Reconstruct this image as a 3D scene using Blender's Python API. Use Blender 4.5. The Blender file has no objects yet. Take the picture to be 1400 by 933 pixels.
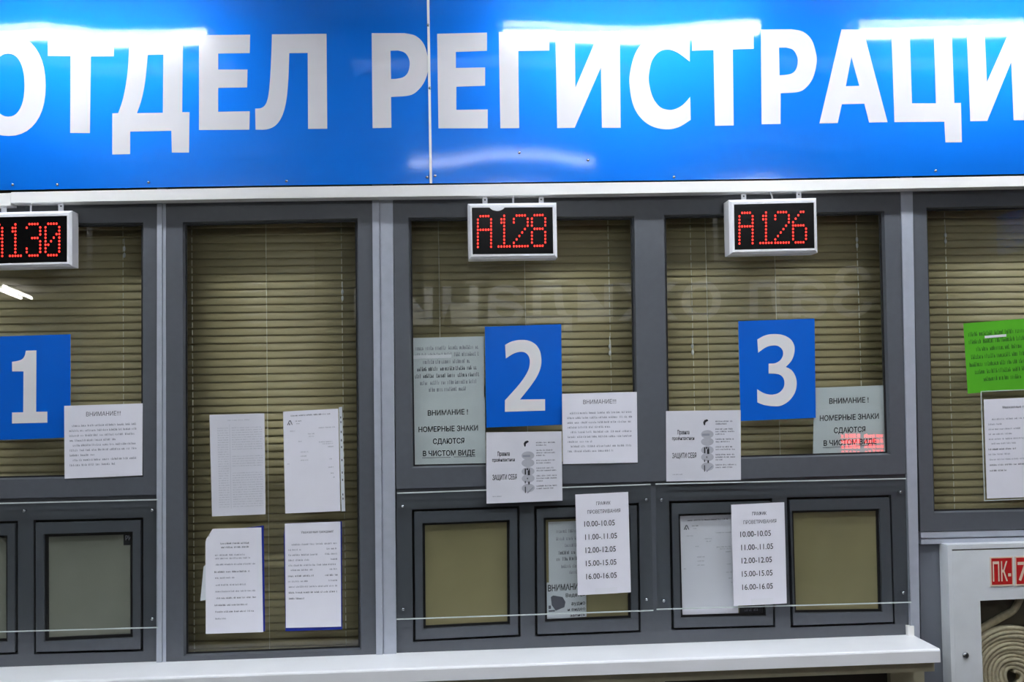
import bpy, bmesh, math, random
from mathutils import Vector, Matrix
from mathutils.geometry import tessellate_polygon
random.seed(7)
scene = bpy.context.scene
col = scene.collection

# ---------------------------------------------------------------- camera
F = 1700.0
CAM = Vector((0.0, -3.6, 1.55))
ey = Vector(((602 - 700) / F, (466.5 - 546) / F, -1)).normalized()
r_ = math.radians(1.04)
ex = Vector((math.cos(r_), math.sin(r_), 0))
ex = (ex - ey * ex.dot(ey)).normalized()
ez = ex.cross(ey)
W2C = Matrix((ex, ey, ez)).transposed()          # world -> camera axes
C2W = W2C.transposed()
cd = bpy.data.cameras.new('camera')
cam = bpy.data.objects.new('camera', cd)
col.objects.link(cam)
cam.matrix_world = Matrix.Translation(CAM) @ C2W.to_4x4()
cd.sensor_fit = 'HORIZONTAL'
cd.sensor_width = 36.0
cd.lens = F / 1400 * 36.0
scene.camera = cam

# ---------------------------------------------------------------- light
TUBE = 40.0
FAR_TUBE = 30.0
FILL_TUBE = 34.0
FILL_LOUVRE = 37.0
w = bpy.data.worlds.new('world')
scene.world = w
w.use_nodes = True
w.node_tree.nodes['Background'].inputs[0].default_value = (0.8, 0.87, 1.0, 1)
w.node_tree.nodes['Background'].inputs[1].default_value = 0.15
scene.view_settings.view_transform = 'Standard'
scene.view_settings.look = 'None'
scene.view_settings.gamma = 1.0
scene.view_settings.use_curve_mapping = False
scene.view_settings.exposure = 0.22
scene.cycles.use_denoising = True
scene.cycles.max_bounces = 10
scene.cycles.transparent_max_bounces = 16


def P(px, py, Y=0.0):
    """photo pixel -> the point where its ray meets the vertical plane at Y"""
    d = C2W @ Vector(((px - 700) / F, (466.5 - py) / F, -1))
    t = (Y - CAM.y) / d.y
    return CAM + d * t


# ---------------------------------------------------------------- materials
def lin(c):
    return tuple((v / 255 / 12.92) if v <= 10 else ((v / 255 + 0.055) / 1.055) ** 2.4 for v in c)


def mat(name, rgb, rough=0.5, metal=0.0, spec=0.5, var=0.06, scale=30.0, bump=0.0, emit=None, es=0.0, coat=0.0, coat_rough=0.05):
    m = bpy.data.materials.new(name)
    m.use_nodes = True
    nt = m.node_tree
    b = nt.nodes['Principled BSDF']
    c = lin(rgb)
    tc = nt.nodes.new('ShaderNodeTexCoord')
    nz = nt.nodes.new('ShaderNodeTexNoise')
    nz.inputs['Scale'].default_value = scale
    nz.inputs['Detail'].default_value = 4
    nt.links.new(tc.outputs['Object'], nz.inputs['Vector'])
    rp = nt.nodes.new('ShaderNodeValToRGB')
    rp.color_ramp.elements[0].position = 0.3
    rp.color_ramp.elements[1].position = 0.7
    rp.color_ramp.elements[0].color = tuple(v * (1 - var) for v in c) + (1,)
    rp.color_ramp.elements[1].color = tuple(min(1, v * (1 + var)) for v in c) + (1,)
    nt.links.new(nz.outputs['Fac'], rp.inputs['Fac'])
    nt.links.new(rp.outputs['Color'], b.inputs['Base Color'])
    b.inputs['Roughness'].default_value = rough
    b.inputs['Metallic'].default_value = metal
    b.inputs['Specular IOR Level'].default_value = spec
    b.inputs['Coat Weight'].default_value = coat
    b.inputs['Coat Roughness'].default_value = coat_rough
    if bump:
        bp = nt.nodes.new('ShaderNodeBump')
        bp.inputs['Strength'].default_value = bump
        bp.inputs['Distance'].default_value = 0.002
        nt.links.new(nz.outputs['Fac'], bp.inputs['Height'])
        nt.links.new(bp.outputs['Normal'], b.inputs['Normal'])
    if emit:
        b.inputs['Emission Color'].default_value = lin(emit) + (1,)
        b.inputs['Emission Strength'].default_value = es
    return m


def glassmat(name, tint, rough=0.01, ior=1.72, gain=1.0):
    m = bpy.data.materials.new(name)
    m.use_nodes = True
    nt = m.node_tree
    nt.nodes.clear()
    out = nt.nodes.new('ShaderNodeOutputMaterial')
    mx = nt.nodes.new('ShaderNodeMixShader')
    tr = nt.nodes.new('ShaderNodeBsdfTransparent')
    gl = nt.nodes.new('ShaderNodeBsdfGlossy')
    fr = nt.nodes.new('ShaderNodeFresnel')
    fr.inputs['IOR'].default_value = ior
    tr.inputs['Color'].default_value = tint + (1,)
    gl.inputs['Roughness'].default_value = rough
    gl.inputs['Color'].default_value = (gain, gain, gain, 1)
    # one reflecting face per pane (its back face only transmits), so the rays are not bent twice
    ge = nt.nodes.new('ShaderNodeNewGeometry')
    sb = nt.nodes.new('ShaderNodeMath'); sb.operation = 'SUBTRACT'; sb.inputs[0].default_value = 1.0
    ml = nt.nodes.new('ShaderNodeMath'); ml.operation = 'MULTIPLY'
    nt.links.new(ge.outputs['Backfacing'], sb.inputs[1])
    nt.links.new(sb.outputs[0], ml.inputs[0])
    nt.links.new(fr.outputs[0], ml.inputs[1])
    nt.links.new(ml.outputs[0], mx.inputs[0])
    nt.links.new(tr.outputs[0], mx.inputs[1])
    nt.links.new(gl.outputs[0], mx.inputs[2])
    nt.links.new(mx.outputs[0], out.inputs['Surface'])
    return m


M = {
    'frame': mat('grey_coated_aluminium', (86, 90, 96), 0.38, 0.0, 0.5, 0.04, 60),
    'post': mat('light_aluminium', (176, 182, 193), 0.35, 0.1, 0.5, 0.04, 40),
    'seam': mat('dark_seam', (18, 19, 20), 0.6),
    'gasket': mat('black_rubber_gasket', (10, 10, 11), 0.55),
    'rail': mat('white_plastic_rail', (250, 249, 245), 0.3, 0, 0.5, 0.02, 10),
    'counter': mat('white_laminate', (246, 248, 250), 0.3, 0, 0.5, 0.03, 8),
    'blue_sign': mat('blue_glossy_sign', (0, 116, 222), 0.50, 0.7, 0.2, 0.02, 4, coat=0.9, coat_rough=0.065),
    'blue_plate': mat('blue_plate', (0, 96, 204), 0.3, 0, 0.3, 0.02, 10),
    'plate_edge': mat('pale_plate_edge', (150, 180, 215), 0.4),
    'letter': mat('white_vinyl', (226, 224, 226), 0.22, 0, 0.5, 0.02, 10),
    'numeral': mat('white_numeral_vinyl', (234, 232, 232), 0.4, 0, 0.5, 0.02, 10),
    'steel': mat('zinc_screw', (190, 195, 200), 0.25, 0.9),
    'white_box': mat('white_painted_metal', (246, 247, 250), 0.35, 0, 0.5, 0.02, 20),
    'led_black': mat('black_display_screen', (4, 4, 5), 0.22, 0, 0.12),
    'led': mat('red_led', (90, 5, 5), 0.5, emit=(255, 44, 34), es=3.4),
    'cable': mat('white_cable', (225, 226, 230), 0.5),
    'paper': mat('white_paper', (236, 236, 244), 0.7, 0, 0.3, 0.02, 12, 0.1),
    'paper_grey': mat('thin_paper', (212, 218, 222), 0.7, 0, 0.3, 0.03, 12, 0.1),
    'sleeve': mat('paper_in_plastic_sleeve', (222, 223, 230), 0.22, 0, 0.5, 0.03, 10, 0.1),
    'green_paper': mat('green_paper', (86, 176, 38), 0.4, 0, 0.4, 0.05, 12, 0.1),
    'green_ink': mat('dark_green_print', (34, 92, 14), 0.6),
    'ink': mat('black_ink', (26, 28, 34), 0.6),
    'ink_mid': mat('grey_ink', (92, 94, 104), 0.6),
    'ink_pale': mat('pale_grey_ink', (150, 152, 164), 0.6),
    'ink_light': mat('light_grey_ink', (178, 180, 188), 0.6),
    'blue_file': mat('blue_plastic_file', (24, 44, 140), 0.35),
    'tape_or_glint': mat('sticky_tape_and_glint', (238, 239, 245), 0.12, 0, 0.6, 0.02),
    'slat': mat('olive_blind_slat', (198, 184, 144), 0.36, 0.0, 0.5, 0.04, 15),
    'blind_rail': mat('olive_blind_rail', (120, 114, 88), 0.4),
    'cord': mat('pale_blind_cord', (244, 240, 222), 0.5),
    'pane_olive': mat('olive_frosted_pane', (148, 140, 104), 0.28, 0, 0.5, 0.10, 5),
    'pane_grey': mat('grey_frosted_pane', (140, 142, 130), 0.28, 0, 0.5, 0.10, 5),
    'panel_dark': mat('dark_lower_panel', (52, 50, 44), 0.5, 0, 0.4, 0.1, 6),
    'panel_frame': mat('olive_lower_frame', (176, 172, 146), 0.45),
    'wall_panel': mat('grey_wall_panel', (110, 115, 124), 0.45, 0, 0.5, 0.04, 10),
    'cabinet': mat('pale_grey_cabinet_paint', (226, 231, 234), 0.35, 0, 0.5, 0.03, 20),
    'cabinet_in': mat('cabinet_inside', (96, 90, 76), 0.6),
    'red_plate': mat('red_plate', (196, 30, 30), 0.4),
    'cream': mat('cream_print', (232, 214, 190), 0.5),
    'chrome': mat('chrome_lock', (150, 152, 156), 0.15, 1.0),
    'hose': mat('canvas_hose', (208, 196, 168), 0.8, 0, 0.2, 0.14, 90, 0.4),
    'lamp_body': mat('white_lamp_housing', (230, 230, 230), 0.4),
    'tube': mat('fluorescent_tube', (250, 250, 250), 0.4, emit=(244, 248, 255), es=TUBE),
    'fill_tube': mat('added_fill_tube', (250, 250, 250), 0.4, emit=(244, 248, 255), es=FILL_TUBE),
    'dim_tube': mat('dim_fluorescent_tube', (250, 250, 250), 0.4, emit=(236, 242, 255), es=11.0),
    'fill_louvre_glow': mat('fill_louvre_panel', (250, 250, 250), 0.4, emit=(244, 248, 255), es=FILL_LOUVRE),
    'far_tube': mat('far_fluorescent_tube', (250, 250, 250), 0.4, emit=(255, 250, 246), es=FAR_TUBE),
    'ceiling': mat('white_ceiling', (205, 205, 200), 0.8, 0, 0.3, 0.03, 4),
    'hall_wall': mat('hall_wall_paint', (112, 109, 100), 0.7, 0, 0.3, 0.04, 3),
    'floor': mat('grey_floor_tile', (96, 94, 90), 0.3, 0, 0.5, 0.08, 6),
    'office': mat('office_wall', (120, 112, 90), 0.8),
    'sign_grey': mat('hall_sign_board', (62, 62, 56), 0.7),
    'hall_letter_glow': mat('glowing_hall_letters', (240, 240, 236), 0.7, emit=(240, 240, 236), es=0.2),  # faint glow added so the letters' mirror image reads brighter
    'kiosk': mat('kiosk_body', (90, 94, 100), 0.4),
    'red_screen': mat('red_display', (80, 4, 4), 0.5, emit=(255, 50, 40), es=12.0),
    'acryl_edge': mat('acrylic_edge_glint', (205, 214, 212), 0.3, 0, 0.5),
    'glass': glassmat('window_glass', (0.95, 0.965, 0.95)),
    'acrylic': glassmat('clear_acrylic', (0.94, 0.95, 0.945), 0.03, 1.6),
    'cab_glass': glassmat('cabinet_glass', (0.94, 0.95, 0.94), 0.02, 1.6),
}

# ---------------------------------------------------------------- object helpers
ORG = {}


def tag(o, label=None, cat=None, group=None, kind=None):
    if label: o['label'] = label
    if cat: o['category'] = cat
    if group: o['group'] = group
    if kind: o['kind'] = kind
    return o


def empty(name, loc, label=None, cat=None, group=None, kind=None):
    o = bpy.data.objects.new(name, None)
    col.objects.link(o)
    o.location = loc
    o.empty_display_size = 0.05
    ORG[o.name] = Vector(loc)
    return tag(o, label, cat, group, kind)


def link_bm(name, bm, mats, parent=None, smooth=False):
    """one mesh object from a bmesh in world coordinates; origin at the parent's, or at its own base"""
    bmesh.ops.recalc_face_normals(bm, faces=bm.faces[:])
    if parent is not None:
        org = ORG[parent.name]
    else:
        cs = [v.co for v in bm.verts]
        lo = Vector([min(c[i] for c in cs) for i in range(3)])
        hi = Vector([max(c[i] for c in cs) for i in range(3)])
        org = Vector(((lo.x + hi.x) / 2, (lo.y + hi.y) / 2, lo.z))
    for v in bm.verts:
        v.co -= org
    me = bpy.data.meshes.new(name)
    if smooth:
        for f in bm.faces: f.smooth = True
    bm.to_mesh(me)
    bm.free()
    if not isinstance(mats, (list, tuple)): mats = [mats]
    for m in mats: me.materials.append(M[m])
    o = bpy.data.objects.new(name, me)
    col.objects.link(o)
    if parent is None:
        o.location = org
    else:
        o.parent = parent
    ORG[o.name] = org.copy()
    return o


def v3(p):
    return Vector(p)


def add_plate(bm, outer, holes, yf, yb, mi=0):
    """prism between planes yf and yb of an XZ polygon with holes (points are world vectors; their own Y is dropped)"""
    loops = [[Vector((p[0], 0, p[2])) for p in outer]] + [[Vector((p[0], 0, p[2])) for p in h] for h in holes]
    flat = [p for l in loops for p in l]
    tris = tessellate_polygon([[Vector((p.x, p.z, 0)) for p in l] for l in loops])
    fv = [bm.verts.new((p.x, yf, p.z)) for p in flat]
    bv = [bm.verts.new((p.x, yb, p.z)) for p in flat]
    for t in tris:
        try:
            f = bm.faces.new([fv[i] for i in t]); f.material_index = mi
            f = bm.faces.new([bv[i] for i in reversed(t)]); f.material_index = mi
        except ValueError:
            pass
    k = 0
    for l in loops:
        n = len(l)
        for i in range(n):
            a, b = k + i, k + (i + 1) % n
            f = bm.faces.new((fv[a], fv[b], bv[b], bv[a])); f.material_index = mi
        k += n


def add_box(bm, x0, x1, y0, y1, z0, z1, mi=0, bev=0.0):
    g = bmesh.ops.create_cube(bm, size=1.0)
    vs = g['verts']
    for v in vs:
        v.co = Vector(((x0 + x1) / 2 + v.co.x * (x1 - x0), (y0 + y1) / 2 + v.co.y * (y1 - y0), (z0 + z1) / 2 + v.co.z * (z1 - z0)))
    fs = set(f for v in vs for f in v.link_faces)
    for f in fs: f.material_index = mi
    if bev:
        es = list(set(e for v in vs for e in v.link_edges))
        r = bmesh.ops.bevel(bm, geom=es, offset=bev, segments=2, affect='EDGES', profile=0.5)
        for f in r['faces']: f.material_index = mi


def add_tube(bm, a, b, rad, seg=12, mi=0, caps=True):
    a, b = Vector(a), Vector(b)
    d = b - a
    q = d.to_track_quat('Z', 'Y')
    mtx = Matrix.Translation((a + b) / 2) @ q.to_matrix().to_4x4()
    g = bmesh.ops.create_cone(bm, cap_ends=caps, segments=seg, radius1=rad, radius2=rad, depth=d.length, matrix=mtx)
    for f in set(f for v in g['verts'] for f in v.link_faces): f.material_index = mi


def add_path(bm, pts, rad, seg=8, mi=0):
    rings = []
    n = len(pts)
    for i, p in enumerate(pts):
        t = (Vector(pts[min(n - 1, i + 1)]) - Vector(pts[max(0, i - 1)])).normalized()
        s = t.cross(Vector((0, 1, 0)))
        if s.length < 1e-3: s = t.cross(Vector((1, 0, 0)))
        s.normalize()
        u = t.cross(s)
        rings.append([bm.verts.new(Vector(p) + (s * math.cos(k / seg * 6.28318) + u * math.sin(k / seg * 6.28318)) * rad) for k in range(seg)])
    for i in range(n - 1):
        for k in range(seg):
            f = bm.faces.new((rings[i][k], rings[i][(k + 1) % seg], rings[i + 1][(k + 1) % seg], rings[i + 1][k])); f.material_index = mi
    bm.faces.new(rings[0]); bm.faces.new(list(reversed(rings[-1])))


def add_dome(bm, c, r, h, mi=0, seg=10):
    """small pan-head screw facing the hall (-Y)"""
    c = Vector(c)
    prev = None
    for j, (rr, hh) in enumerate([(1, 0), (1, .4), (.75, .8), (.35, 1)]):
        ring = [bm.verts.new((c.x + r * rr * math.cos(k / seg * 6.28318), c.y - h * hh, c.z + r * rr * math.sin(k / seg * 6.28318))) for k in range(seg)]
        if prev:
            for k in range(seg):
                bm.faces.new((prev[k], prev[(k + 1) % seg], ring[(k + 1) % seg], ring[k]))
        else:
            bm.faces.new(list(reversed(ring)))
        prev = ring
    bm.faces.new(prev)


def quad(pts, Y=0.0):
    return [P(x, y, Y) for x, y in pts]


def lerp_quad(q, u, v):
    """q = TL, TR, BR, BL"""
    return (q[0] * (1 - u) + q[1] * u) * (1 - v) + (q[3] * (1 - u) + q[2] * u) * v


def inset(q, d):
    """shrink a TL,TR,BR,BL quad by d metres on each side"""
    w_ = (q[1] - q[0]).length; h_ = (q[3] - q[0]).length
    return [lerp_quad(q, d / w_, d / h_), lerp_quad(q, 1 - d / w_, d / h_), lerp_quad(q, 1 - d / w_, 1 - d / h_), lerp_quad(q, d / w_, 1 - d / h_)]


def catmull(pts, n=5):
    out = []
    for i in range(len(pts) - 1):
        p0 = pts[max(0, i - 1)]; p1 = pts[i]; p2 = pts[i + 1]; p3 = pts[min(len(pts) - 1, i + 2)]
        for k in range(n):
            t = k / n
            out.append(tuple(0.5 * (2 * p1[j] + (p2[j] - p0[j]) * t + (2 * p0[j] - 5 * p1[j] + 4 * p2[j] - p3[j]) * t * t + (3 * p1[j] - p0[j] - 3 * p2[j] + p3[j]) * t ** 3) for j in (0, 1)))
    out.append(pts[-1])
    return out


def outline(items):
    """list of points and ('c', [points]) curved runs"""
    o = []
    for it in items:
        if it[0] == 'c':
            o += catmull(it[1])
        else:
            o.append(it)
    return o


# ---------------------------------------------------------------- the hall
XL, XR, YB, ZC = -2.15, 3.05, -13.2, 2.96


def box_struct(name, x0, x1, y0, y1, z0, z1, m):
    bm = bmesh.new()
    add_box(bm, x0, x1, y0, y1, z0, z1)
    return tag(link_bm(name, bm, m), kind='structure')


XW = -6.6      # the hall widens to the left a little way out from the partition
box_struct('floor', XW - .1, XR + .1, YB - .1, 1.3, -0.1, 0, 'floor')
box_struct('ceiling', XW - .1, XR + .1, YB - .1, 1.3, ZC, ZC + .1, 'ceiling')
box_struct('wall_left', XL - .1, XL, -2.0, 1.2, 0, ZC, 'hall_wall')
box_struct('wall_left_return', XW, XL - .1, -2.0, -1.9, 0, ZC, 'hall_wall')
box_struct('wall_left_far', XW - .1, XW, YB, -1.9, 0, ZC, 'hall_wall')
box_struct('wall_right', XR, XR + .1, YB, 1.2, 0, ZC, 'hall_wall')
box_struct('wall_back', XW, XR, YB - .1, YB, 0, ZC, 'hall_wall')
box_struct('wall_office', XL, XR, 1.2, 1.3, 0, ZC, 'office')

# the partition: sign band above, windows, posts, panels below
zs = P(700, 258, -0.05).z
box_struct('wall_front', XL, XR, 0.02, 0.10, zs - .02, ZC, 'office')


def plate_obj(name, outer, holes, yf, yb, m, parent=None, bev=0.0):
    bm = bmesh.new()
    add_plate(bm, outer, holes, yf, yb)
    if bev:
        bmesh.ops.remove_doubles(bm, verts=bm.verts[:], dist=1e-6)
        bmesh.ops.recalc_face_normals(bm, faces=bm.faces[:])
        bmesh.ops.dissolve_limit(bm, angle_limit=0.005, verts=bm.verts[:], edges=bm.edges[:])
        es = [e for e in bm.edges if len(e.link_faces) == 2 and e.calc_face_angle(0) > 0.8]
        try:
            bmesh.ops.bevel(bm, geom=es, offset=bev, segments=2, affect='EDGES')
        except Exception:
            pass
    return link_bm(name, bm, m, parent)


def glass_obj(parent, q, y=0.012, m='glass', th=0.005, grow=0.006):
    q = inset(q, -grow)
    bm = bmesh.new()
    add_plate(bm, q, [], y, y + th)
    return link_bm('glass', bm, m, parent)


def gasket_obj(parent, q, wpx=1.6, yf=0.006, yb=0.0118):
    # sloped glazing bead running in from the frame to the pane, then the rubber
    qi = inset(q, .0055)
    bm = bmesh.new()
    A = [bm.verts.new((p.x, -.0095, p.z)) for p in q]
    B = [bm.verts.new((p.x, .0100, p.z)) for p in qi]
    C_ = [bm.verts.new((p.x, .0100, p.z)) for p in inset(q, -.0005)]
    for i in range(4):
        j = (i + 1) % 4
        bm.faces.new((A[i], A[j], B[j], B[i])); bm.faces.new((B[i], B[j], C_[j], C_[i])); bm.faces.new((C_[i], C_[j], A[j], A[i]))
    link_bm('glazing_bead', bm, 'frame', parent)
    q = inset(q, .0052)
    bm = bmesh.new()
    add_plate(bm, inset(q, -0.001), [inset(q, wpx * 0.00212)], yf, yb)
    return link_bm('gasket', bm, 'gasket', parent)


# posts (vertical mullions)
def post(name, xs_top, y_top, xs_bot, y_bot, grooves, yf=-0.016):
    a = [P(xs_top[0], y_top), P(xs_top[1], y_top), P(xs_bot[1], y_bot), P(xs_bot[0], y_bot)]
    bm = bmesh.new()
    # split across by grooves: ridge strips with shallow channels between
    xs = [0.0]
    for g in grooves: xs += [g - 0.03, g + 0.03]
    xs.append(1.0)
    for i in range(0, len(xs), 2):
        u0, u1 = xs[i], xs[i + 1]
        add_plate(bm, [lerp_quad(a, u0, 0), lerp_quad(a, u1, 0), lerp_quad(a, u1, 1), lerp_quad(a, u0, 1)], [], yf + 0.004 * (i // 2 % 2), 0.05)
    for g in grooves:
        add_plate(bm, [lerp_quad(a, g - .03, 0), lerp_quad(a, g + .03, 0), lerp_quad(a, g + .03, 1), lerp_quad(a, g - .03, 1)], [], yf + 0.008, 0.05)
    o = link_bm(name, bm, 'post')
    return tag(o, kind='structure')


post('trim_1', (216.5, 228), 255, (215.5, 228.2), 906, [0.62])
post('trim_2', (509, 537), 250, (514.8, 542.2), 895, [0.36])
post('trim_3', (1228.5, 1244.5), 238, (1247.6, 1258.6), 1090, [])

# header rail under the sign: long white cable duct plus the piece at the left
hr = [(15, 263), (350, 256.5), (700, 251.5), (1050, 247), (1400, 240.5), (2060, 226.7)]
hb = [(15, 277.5), (350, 271.5), (700, 267), (1050, 261.5), (1400, 254.5), (2060, 240.8)]
YH = -0.070
plate_obj('trim_4', [P(x, y, YH) for x, y in hr] + [P(x, y, YH) for x, y in reversed(hb)], [], YH, 0.02, 'rail')['kind'] = 'structure'
plate_obj('trim_5', [P(x, y, YH + .008) for x, y in [(-420, 272.5), (14.6, 264), (14.6, 281), (-420, 289)]], [], YH + .008, 0.02, 'rail')['kind'] = 'structure'

# window_1: service window 1 (left, cut by the frame of the photo)
H_ = {}


def hatch(q_out, q_in, pane, label, gk=3.2):
    """small casement in the lower bay: sash ring, gasket, pane"""
    c = lerp_quad(q_out, .5, 1)
    t = empty('service_hatch', Vector((c.x, 0.0, c.z)), label, 'hatch', 'service hatches above the counter')
    o = inset(q_out, 0.0072)
    bm = bmesh.new()
    add_plate(bm, o, [q_in], -0.005, 0.0195)
    link_bm('sash', bm, 'frame', t)
    bm = bmesh.new()
    add_plate(bm, inset(q_in, -0.001), [inset(q_in, gk * 0.00212)], 0.006, 0.0118)
    link_bm('gasket', bm, 'gasket', t)
    bm = bmesh.new()
    add_plate(bm, inset(q_in, -0.004), [], 0.012, 0.018)
    link_bm('pane', bm, pane, t)
    return t


def window(name, q_upper, glasses, lower=None, hatch_holes=(), yf=-0.010):
    c = lerp_quad(q_upper, .5, 1)
    t = empty(name, Vector((c.x, 0.0, c.z)), kind='structure')
    bm = bmesh.new()
    add_plate(bm, q_upper, glasses, yf, 0.04)
    link_bm('frame', bm, 'frame', t)
    for g in glasses:
        glass_obj(t, g)
        gasket_obj(t, g)
    if lower:
        bm = bmesh.new()
        add_plate(bm, lower, [list(h) for h in hatch_holes], 0.0, 0.04)
        link_bm('lower_frame', bm, 'frame', t)
        bm = bmesh.new()
        for h in hatch_holes:
            add_plate(bm, inset(h, -0.002), [inset(h, 0.016)], 0.020, 0.038)
        link_bm('hatch_rebate', bm, 'gasket', t)
    return t


h1 = quad([(-126, 716), (24.5, 712.5), (24.5, 895), (-126, 900)])
h2 = quad([(46, 711.6), (196, 708), (196, 891), (46.5, 895)])
h3 = quad([(563, 697), (710, 692.3), (711.8, 871), (564.8, 878.3)])
h4 = quad([(730.3, 692.5), (873.4, 688), (876.2, 865), (731.5, 870.8)])
h5 = quad([(914.7, 685.6), (1056, 682), (1060, 858), (918, 862)])
h6 = quad([(1075.7, 680.5), (1218.4, 677.2), (1223.6, 853.6), (1081, 858.6)])
g1 = quad([(-140, 307.5), (196.7, 305), (196.7, 652), (-140, 659)])
window('window_1', quad([(-330, 268), (216.5, 262), (216, 676.5), (-330, 690)]),
       [g1], quad([(-330, 690), (216, 676.5), (216, 905), (-330, 924)]), [h1, h2])
g2 = quad([(250.7, 304.6), (489.4, 299), (494, 888.3), (252, 897.5)])
window('window_2', quad([(228, 260), (509, 255), (514.8, 895), (228.2, 906)]), [g2])
g3 = quad([(558.3, 298.2), (866.6, 296.2), (871.3, 633.6), (563.2, 640)])
g4 = quad([(907, 294.6), (1207.4, 289.4), (1216, 621.8), (912, 630.5)])
window('window_3', quad([(537, 254), (1228.5, 243), (1240, 648), (542, 668.5)]),
       [g3, g4], quad([(542, 668.5), (1240, 648), (1247.6, 869), (542.2, 895)]), [h3, h4, h5, h6])
g5 = quad([(1264.7, 284.5), (1900, 272.2), (1910, 688.6), (1275, 701.5)])
window('window_4', quad([(1244.5, 243), (2060, 227.6), (2065, 708), (1256.5, 727)]), [g5])

hatch(h1, quad([(-110, 735), (11, 732), (11, 877.5), (-110, 881)]), 'pane_grey', 'grey service hatch cut by the left edge of the photo')
hatch(h2, quad([(60.6, 730.3), (182, 727), (182, 871.8), (61, 877.3)]), 'pane_grey', 'grey service hatch with a small black sticker in its pane corner', 4.2)
hatch(h3, quad([(577.6, 715.7), (696.4, 711), (697.2, 854), (578.8, 859.8)]), 'pane_olive', 'grey service hatch with an empty olive pane, left below sign 2')
hatch(h4, quad([(743, 708.2), (861.5, 704), (862.7, 845.8), (745, 850.8)]), 'pane_olive', 'grey service hatch with a camera notice stuck in its pane')
hatch(h5, quad([(927, 703), (1044.6, 699.5), (1046.8, 841.8), (930.5, 845.2)]), 'pane_olive', 'grey service hatch whose pane is covered by a long sample form')
hatch(h6, quad([(1082, 698.4), (1202, 695.7), (1205.6, 836.8), (1086, 838.6)]), 'pane_olive', 'grey service hatch with an empty olive pane beside the right post')

# transom rail and wall panel under window 4
bm = bmesh.new()
add_plate(bm, quad([(1256.8, 728), (2065, 708.8), (2065, 717.3), (1257, 735.5)]), [], -0.012, 0.04)
add_plate(bm, quad([(1257, 735.5), (2065, 717.3), (2065, 719.3), (1257, 737.5)]), [], -0.002, 0.04)
add_plate(bm, quad([(1257, 737.5), (2065, 719.3), (2065, 725.8), (1257.2, 743.8)]), [], -0.014, 0.04)
tag(link_bm('trim_6', bm, 'post'), kind='structure')
box_x0 = P(1257, 800).x
bm = bmesh.new()
a0 = P(1257.3, 743.8); a1 = P(2065, 725.8)
add_plate(bm, [a0, a1, Vector((a1.x, 0, 0.0)), Vector((P(1260, 1000).x, 0, 0.0))], [], 0.004, 0.04)
tag(link_bm('wall_right_panel', bm, 'wall_panel'), kind='structure')

# lower wall under the counter
zt_l = P(-330, 925).z; zt_r = P(1247, 868).z
bm = bmesh.new()
x0, x1 = P(-330, 900).x, P(1247, 868).x
add_plate(bm, [Vector((XL, 0, zt_l)), Vector((x1, 0, zt_r)), Vector((x1, 0, 0)), Vector((XL, 0, 0))], [], 0.0, 0.04)
tag(link_bm('wall_lower', bm, 'panel_dark'), kind='structure')
bm = bmesh.new()
zc = lambda x: zt_l + (zt_r - zt_l) * (x - XL) / (x1 - XL)
zu = -0.038
add_plate(bm, [Vector((XL, 0, zc(XL) + zu)), Vector((x1, 0, zt_r + zu)), Vector((x1, 0, zt_r + zu - .034)), Vector((XL, 0, zc(XL) + zu - .034))], [], -0.160, -0.03)
for px in (150, 525, 901, 1236):
    xx = P(px, 930).x
    wd = 0.012 if px < 1200 else 0.05
    add_plate(bm, [Vector((xx - wd, 0, zc(xx) + zu - .034)), Vector((xx + wd, 0, zc(xx) + zu - .034)), Vector((xx + wd, 0, 0)), Vector((xx - wd, 0, 0))], [], -0.028, 0.0)
tag(link_bm('trim_7', bm, 'panel_frame'), kind='structure')

# ---------------------------------------------------------------- sign
YS = -0.066
SH = [(-400, 0), (-40, 2), (0, 6), (45, 8), (90, 3), (130, -3), (200, -3), (285, 0), (400, 0), (600, 0), (685, 4), (740, 3), (800, -1), (850, -4), (900, -4),
      (940, -1), (985, 4), (1040, 6), (1100, 2), (1170, 0), (1400, 1), (1900, 0)]
SXS = [(P(px, 150, YS).x, s) for px, s in SH]
ZS0 = P(700, 240, YS).z


def shift(x):
    for (x0_, s0), (x1_, s1) in zip(SXS, SXS[1:]):
        if x <= x1_:
            t = min(1, max(0, (x - x0_) / (x1_ - x0_)))
            t = t * t * (3 - 2 * t)
            return s0 + (s1 - s0) * t
    return 0


def warp(x, z):
    return -shift(x) * 0.0017 * (z - ZS0)


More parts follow.
